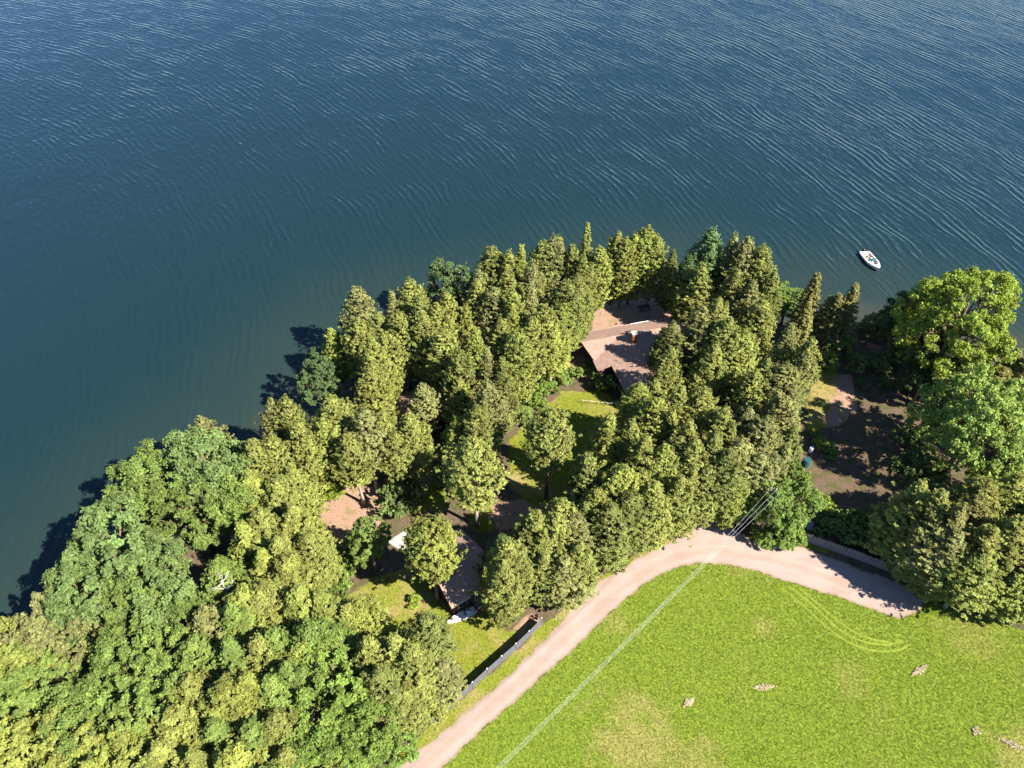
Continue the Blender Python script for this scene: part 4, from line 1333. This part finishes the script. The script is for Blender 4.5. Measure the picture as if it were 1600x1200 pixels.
grove([(664, 971, 12.5, 2.3), (612, 996, 13, 2.6), (574, 997, 12.5, 2.4), (642, 1012, 12, 2.3), (592, 1050, 12, 2.5), (655, 1055, 10, 2.3), (690, 1040, 8.5, 2.0), (628, 1075, 9.5, 2.2)],
      'C', ('olive', 'olive_d', 'grey'), 'shaggy {c} conifer between dinghy and grey panel fence', 'conifers by the panel fence')
# single trees with a look of their own
plant_tree(G(853, 778), 16.9, 2.65, 'R', 'olive', 'lone round-topped cedar with bare trunk in the middle of the shaded house lawn', 'tree', tilt=False)
plant_tree(G(684, 937), 15.0, 2.75, 'R', 'yell', 'round-crowned yellow-green tree with tall pale trunk at the cottage corner', 'tree', tilt=False)
plant_tree(G(745, 822), 17.0, 3.1, 'T', 'olive', 'tall sparse cedar with dark bare trunk just behind the cottage', 'tree', tilt=False)
plant_tree(by_tip(920, 345, 19), 19, 2.0, 'S', 'olive', 'tallest narrow spruce spire poking above the lakeside cedars', 'tree')
grove([(1282, 426, 14.5, 2.6), (1340, 443, 13, 2.4), (1317, 458, 12, 2.5)], 'S', 'khaki', 'brownish olive spruce on the shore facing the moored motorboat', 'spruces on the shore')
grove([(1300, 462, 11, 2.3), (1265, 470, 11, 2.3)], 'S', 'khaki', 'brownish olive spruce on the shore facing the moored motorboat', 'spruces on the shore')
plant_tree(by_mid(1232, 470, 8), 8, 2.9, 'Y', 'bright', 'small bright green bushy tree at the water edge between cedars and spruces', 'tree')
plant_tree(by_mid(498, 598, 11, .6), 11, 3.0, 'Y', 'bluegreen', 'blue-green leafy tree standing over the dark shadow on the lake', 'tree')
plant_tree(by_mid(700, 437, 13), 13, 4.2, 'O', 'bluegreen', 'single dark green round broadleaf crown among the lakeside cedars', 'tree')
plant_tree(by_mid(1497, 503, 20, .63), 20, 7.8, 'B', 'lime', 'huge lime-green tree at the water edge beyond the bare lot', 'tree')
plant_tree(by_mid(1525, 660, 17.5, .63), 17.5, 6.9, 'B', 'pale', 'large pale green spreading tree beside the bare lot', 'tree')
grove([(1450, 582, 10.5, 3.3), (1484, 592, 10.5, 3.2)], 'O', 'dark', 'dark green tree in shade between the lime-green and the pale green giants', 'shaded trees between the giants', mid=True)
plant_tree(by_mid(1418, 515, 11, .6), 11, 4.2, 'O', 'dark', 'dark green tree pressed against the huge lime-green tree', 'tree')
plant_tree(by_mid(1216, 798, 10, .5), 10, 3.7, 'Y', 'bright', 'fresh green leafy tree beside the power pole at the road bend', 'tree')
plant_tree(by_mid(1242, 768, 9, .6), 9, 2.3, 'Y', 'bright', 'slim fresh green tree between the power pole and the bare lot', 'tree')
plant_tree(by_mid(578, 852, 10, .55), 10, 2.4, 'Y', 'mid', 'thin-crowned leafy tree leaning over the patio side of the sandy ground', 'tree')
plant_tree(by_mid(520, 1090, 12, .62), 12, 4.6, 'O', 'bright', 'silvery bright green maple-like tree in the woodland near the panel fence', 'tree')
grove([(570, 1150, 10, 3.6), (505, 1170, 10, 3.8), (610, 1175, 7, 2.4)], 'O', 'bright', 'bright green broadleaf tree in the woodland corner by the gravel road', 'bright broadleaf trees by the road', mid=True)
grove([(250, 735, 13, 5.0), (335, 740, 14, 5.2), (305, 805, 12, 4.6), (225, 790, 11, 3.6), (365, 790, 12, 4.0)], 'O', ('green', 'green', 'mid'), '{c} round-headed tree on the lakeshore beside the cedars', 'dark round trees of the bay', mid=True)
grove([(185, 885, 15, 6.0), (245, 925, 13, 4.6), (140, 935, 13, 4.4), (215, 960, 12, 4.2)], 'O', ('green', 'mid'), 'broad {c} tree leaning over the lake beside the woodland', 'broad trees over the lake', mid=True)
grove([(78, 992, 12, 3.6), (100, 1020, 11, 3.2), (45, 1018, 11, 3.2)], 'Y', 'grey', 'pale grey-green tree at the far lakeside corner of the woodland', 'pale trees at the woodland corner', mid=True)
grove([(205, 1050, 11, 4.2), (135, 1150, 11, 4.2), (258, 1040, 11, 3.4), (290, 970, 11, 2.8), (130, 1080, 6, 2.2)], 'O', 'mid', 'mid-green broadleaf tree deep inside the woodland', 'broadleaf trees inside the woodland', mid=True)
grove([(30, 1045, 12, 4.0), (70, 1075, 11, 3.6), (5, 1115, 12, 4.0), (60, 1180, 11, 4.0), (190, 1180, 11, 4.0), (245, 1125, 12, 3.8), (-30, 1060, 12, 4.0), (10, 1190, 11, 4.0), (120, 1215, 11, 4.2), (250, 1215, 11, 4.2), (500, 1240, 10, 3.6)],
      'Y', ('yell', 'yell', 'mid', 'yell'), '{c} round tree at the outer edge of the woodland', 'yellow-green woodland trees', mid=True)
plant_tree(by_tip(310, 652, 14.5), 14.5, 2.0, 'C', 'grey', 'single pale cedar tip rising behind the dark round trees of the bay', 'tree')
grove([(1441, 752, 15.2, 2.9), (1473, 768, 15.2, 2.9), (1545, 758, 13.5, 3.1), (1592, 742, 14.0, 3.2), (1502, 792, 15.2, 2.9), (1535, 780, 12.5, 2.8), (1472, 818, 12.0, 2.7),
       (1500, 838, 12.3, 2.9), (1552, 828, 13.4, 3.0), (1595, 812, 13.4, 3.0), (1580, 860, 11.2, 2.7), (1535, 868, 11.2, 2.7), (1485, 862, 9.5, 2.4), (1640, 790, 13.0, 3.1), (1650, 850, 12.3, 2.9), (1625, 890, 10.6, 2.7)],
      'C', ('olive', 'yell', 'olive', 'khaki', 'grey'), '{c} cedar in the thicket at the gravel road end', 'cedars at the dead end')
grove([(1590, 545, 11, 2.6), (1620, 560, 11, 2.8), (1565, 575, 9, 2.4), (1610, 620, 10, 2.6), (1650, 640, 12, 3.0), (1600, 720, 10, 2.4)], 'C', ('khaki', 'olive_d'), '{c} tree behind two large pale trees near shore', 'dull trees behind the large pale trees')

# shrubs
def shrubs(items, col, label, group):
    for u, v, r, h in items:
        p = G(u, v)
        plant_tree((p.x, p.y, 0), h, r, 'K', col, label, 'shrub', group)
shrubs([(872, 600, 1.9, 2.4), (850, 618, 1.7, 2.0), (893, 588, 1.4, 1.8), (832, 636, 1.5, 1.7), (816, 655, 1.5, 1.8)], 'bright', 'bright green shrub along the pink garden path by the house lawn', 'shrubs along the garden path')
shrubs([(948, 610, 1.9, 3.0), (926, 582, 1.3, 1.8), (935, 600, 1.2, 1.6)], 'mid', 'leafy shrub against the dark red wall of the large house', 'shrubs at the house wall')
shrubs([(625, 785, 3.0, 4.2)], 'green', 'large dark green shrub on the yard between the sandy ground and the patio', None)
shrubs([(649, 942, .75, 1.0)], 'lime', 'small round lime shrub alone on the cottage lawn', None)
shrubs([(728, 952, .5, .7)], 'mid', 'tiny shrub under the cottage front eave', None)
shrubs([(690, 745, 1.5, 2.6), (700, 760, 1.2, 2.0)], 'green', 'green shrub beside the yellow lawn near the hidden cabin', 'shrubs near the cabin')
shrubs([(1300, 552, 1.9, 3.0), (1318, 545, 1.6, 2.4), (1290, 575, 1.5, 2.2)], 'bright', 'bright green shrub at the lake end of the lime grass strip', 'shrubs at the grass strip')
shrubs([(1370, 520, 2.2, 3.6), (1385, 535, 1.6, 2.4), (1345, 525, 1.4, 2.2)], 'khaki', 'yellow-brown bush at the water edge between spruces and the huge tree', 'bushes at the water edge')
shrubs([(1335, 575, 1.6, 2.0), (1365, 575, 1.8, 2.0), (1395, 565, 1.8, 2.2), (1425, 575, 1.8, 2.4), (1455, 585, 1.9, 2.4), (1490, 590, 1.9, 2.4), (1420, 610, 1.6, 1.8), (1450, 620, 1.8, 2.2), (1530, 580, 1.9, 2.6), (1380, 600, 1.1, 1.1), (1345, 603, 1.0, 1.0)],
       'green', 'low shrub in the shade at the lake end of the bare lot', 'shrubs at the lake end of the lot')
shrubs([(1415, 690, 1.8, 2.2), (1430, 720, 1.8, 2.2), (1420, 755, 1.7, 2.2), (1450, 745, 1.9, 2.6), (1405, 730, 1.2, 1.3)], 'green', 'shaded shrub below the large pale green tree on the bare lot', 'shrubs below the pale tree')
shrubs([(1285, 822, 1.3, 1.6), (1303, 825, 1.5, 2.0), (1325, 838, 1.6, 2.0), (1345, 845, 1.6, 2.1), (1330, 818, 1.5, 1.8), (1362, 828, 1.7, 2.4), (1370, 858, 1.5, 2.0), (1395, 868, 1.6, 2.2), (1388, 838, 1.7, 2.4), (1405, 885, 1.4, 1.8), (1273, 838, .9, 1.0), (1352, 815, 1.3, 1.6)],
       'mid', 'dense green shrub in the row behind the weathered plank fence', 'shrubs behind the plank fence')
shrubs([(1290, 700, 1.2, 1.1), (1300, 712, .8, .8), (1278, 690, 1.1, 1.2)], 'bright', 'low leafy shrub beside the white barrel on the bare lot', 'shrubs by the white barrel')
shrubs([(1285, 790, 1.1, 1.0), (1300, 800, .9, .8), (1272, 780, .9, .9)], 'lime', 'low yellow-green weed clump between the satellite dish and bare lot', 'weed clumps by the dish')
shrubs([(1196, 846, 1.5, 2.2), (1215, 850, 1.5, 2.0), (1234, 848, 1.5, 2.2), (1180, 838, 1.2, 1.8)], 'bright', 'fresh green bush at the foot of the leafy tree by the power pole', 'bushes by the power pole')
shrubs([(545, 875, 1.6, 2.4), (535, 905, 1.7, 2.6), (525, 935, 1.5, 2.0)], 'bright', 'bright green bush at the woodland edge of the cottage lawn', 'bushes at the lawn edge')


def snag(u, v, h, label):
    p = by_tip(u, v, h)
    root = thing('dead_tree', p, label, 'dead tree', 'bare dead trees')
    mb = MB(); mb.tube([(0, 0, 0), (.1, .1, h * .5), (0, 0, h * .86)], [.16, .12, .06], 7); mb.build('trunk', M['dead'], root)
    for k in range(9):
        z = h * (.62 + .03 * k); a = k * 2.4; L = 1.7 - .1 * k
        e = Vector((math.cos(a) * L, math.sin(a) * L, z + L * .55)); s = Vector((0.03, 0.03, z)); m = s.lerp(e, .5) + Vector((0, 0, -.15))
        mb = MB(); mb.tube([s, m, e], [.075, .05, .02], 5)
        for q in (.5, .75):
            b = s.lerp(e, q); mb.tube([b, b + Vector((math.cos(a + .8) * .7, math.sin(a + .8) * .7, .45))], [.035, .012], 4)
        mb.build('branch', M['dead'], root)
snag(338, 893, 13.5, 'bare pale dead tree sticking out of the woodland beside the lakeside crowns')
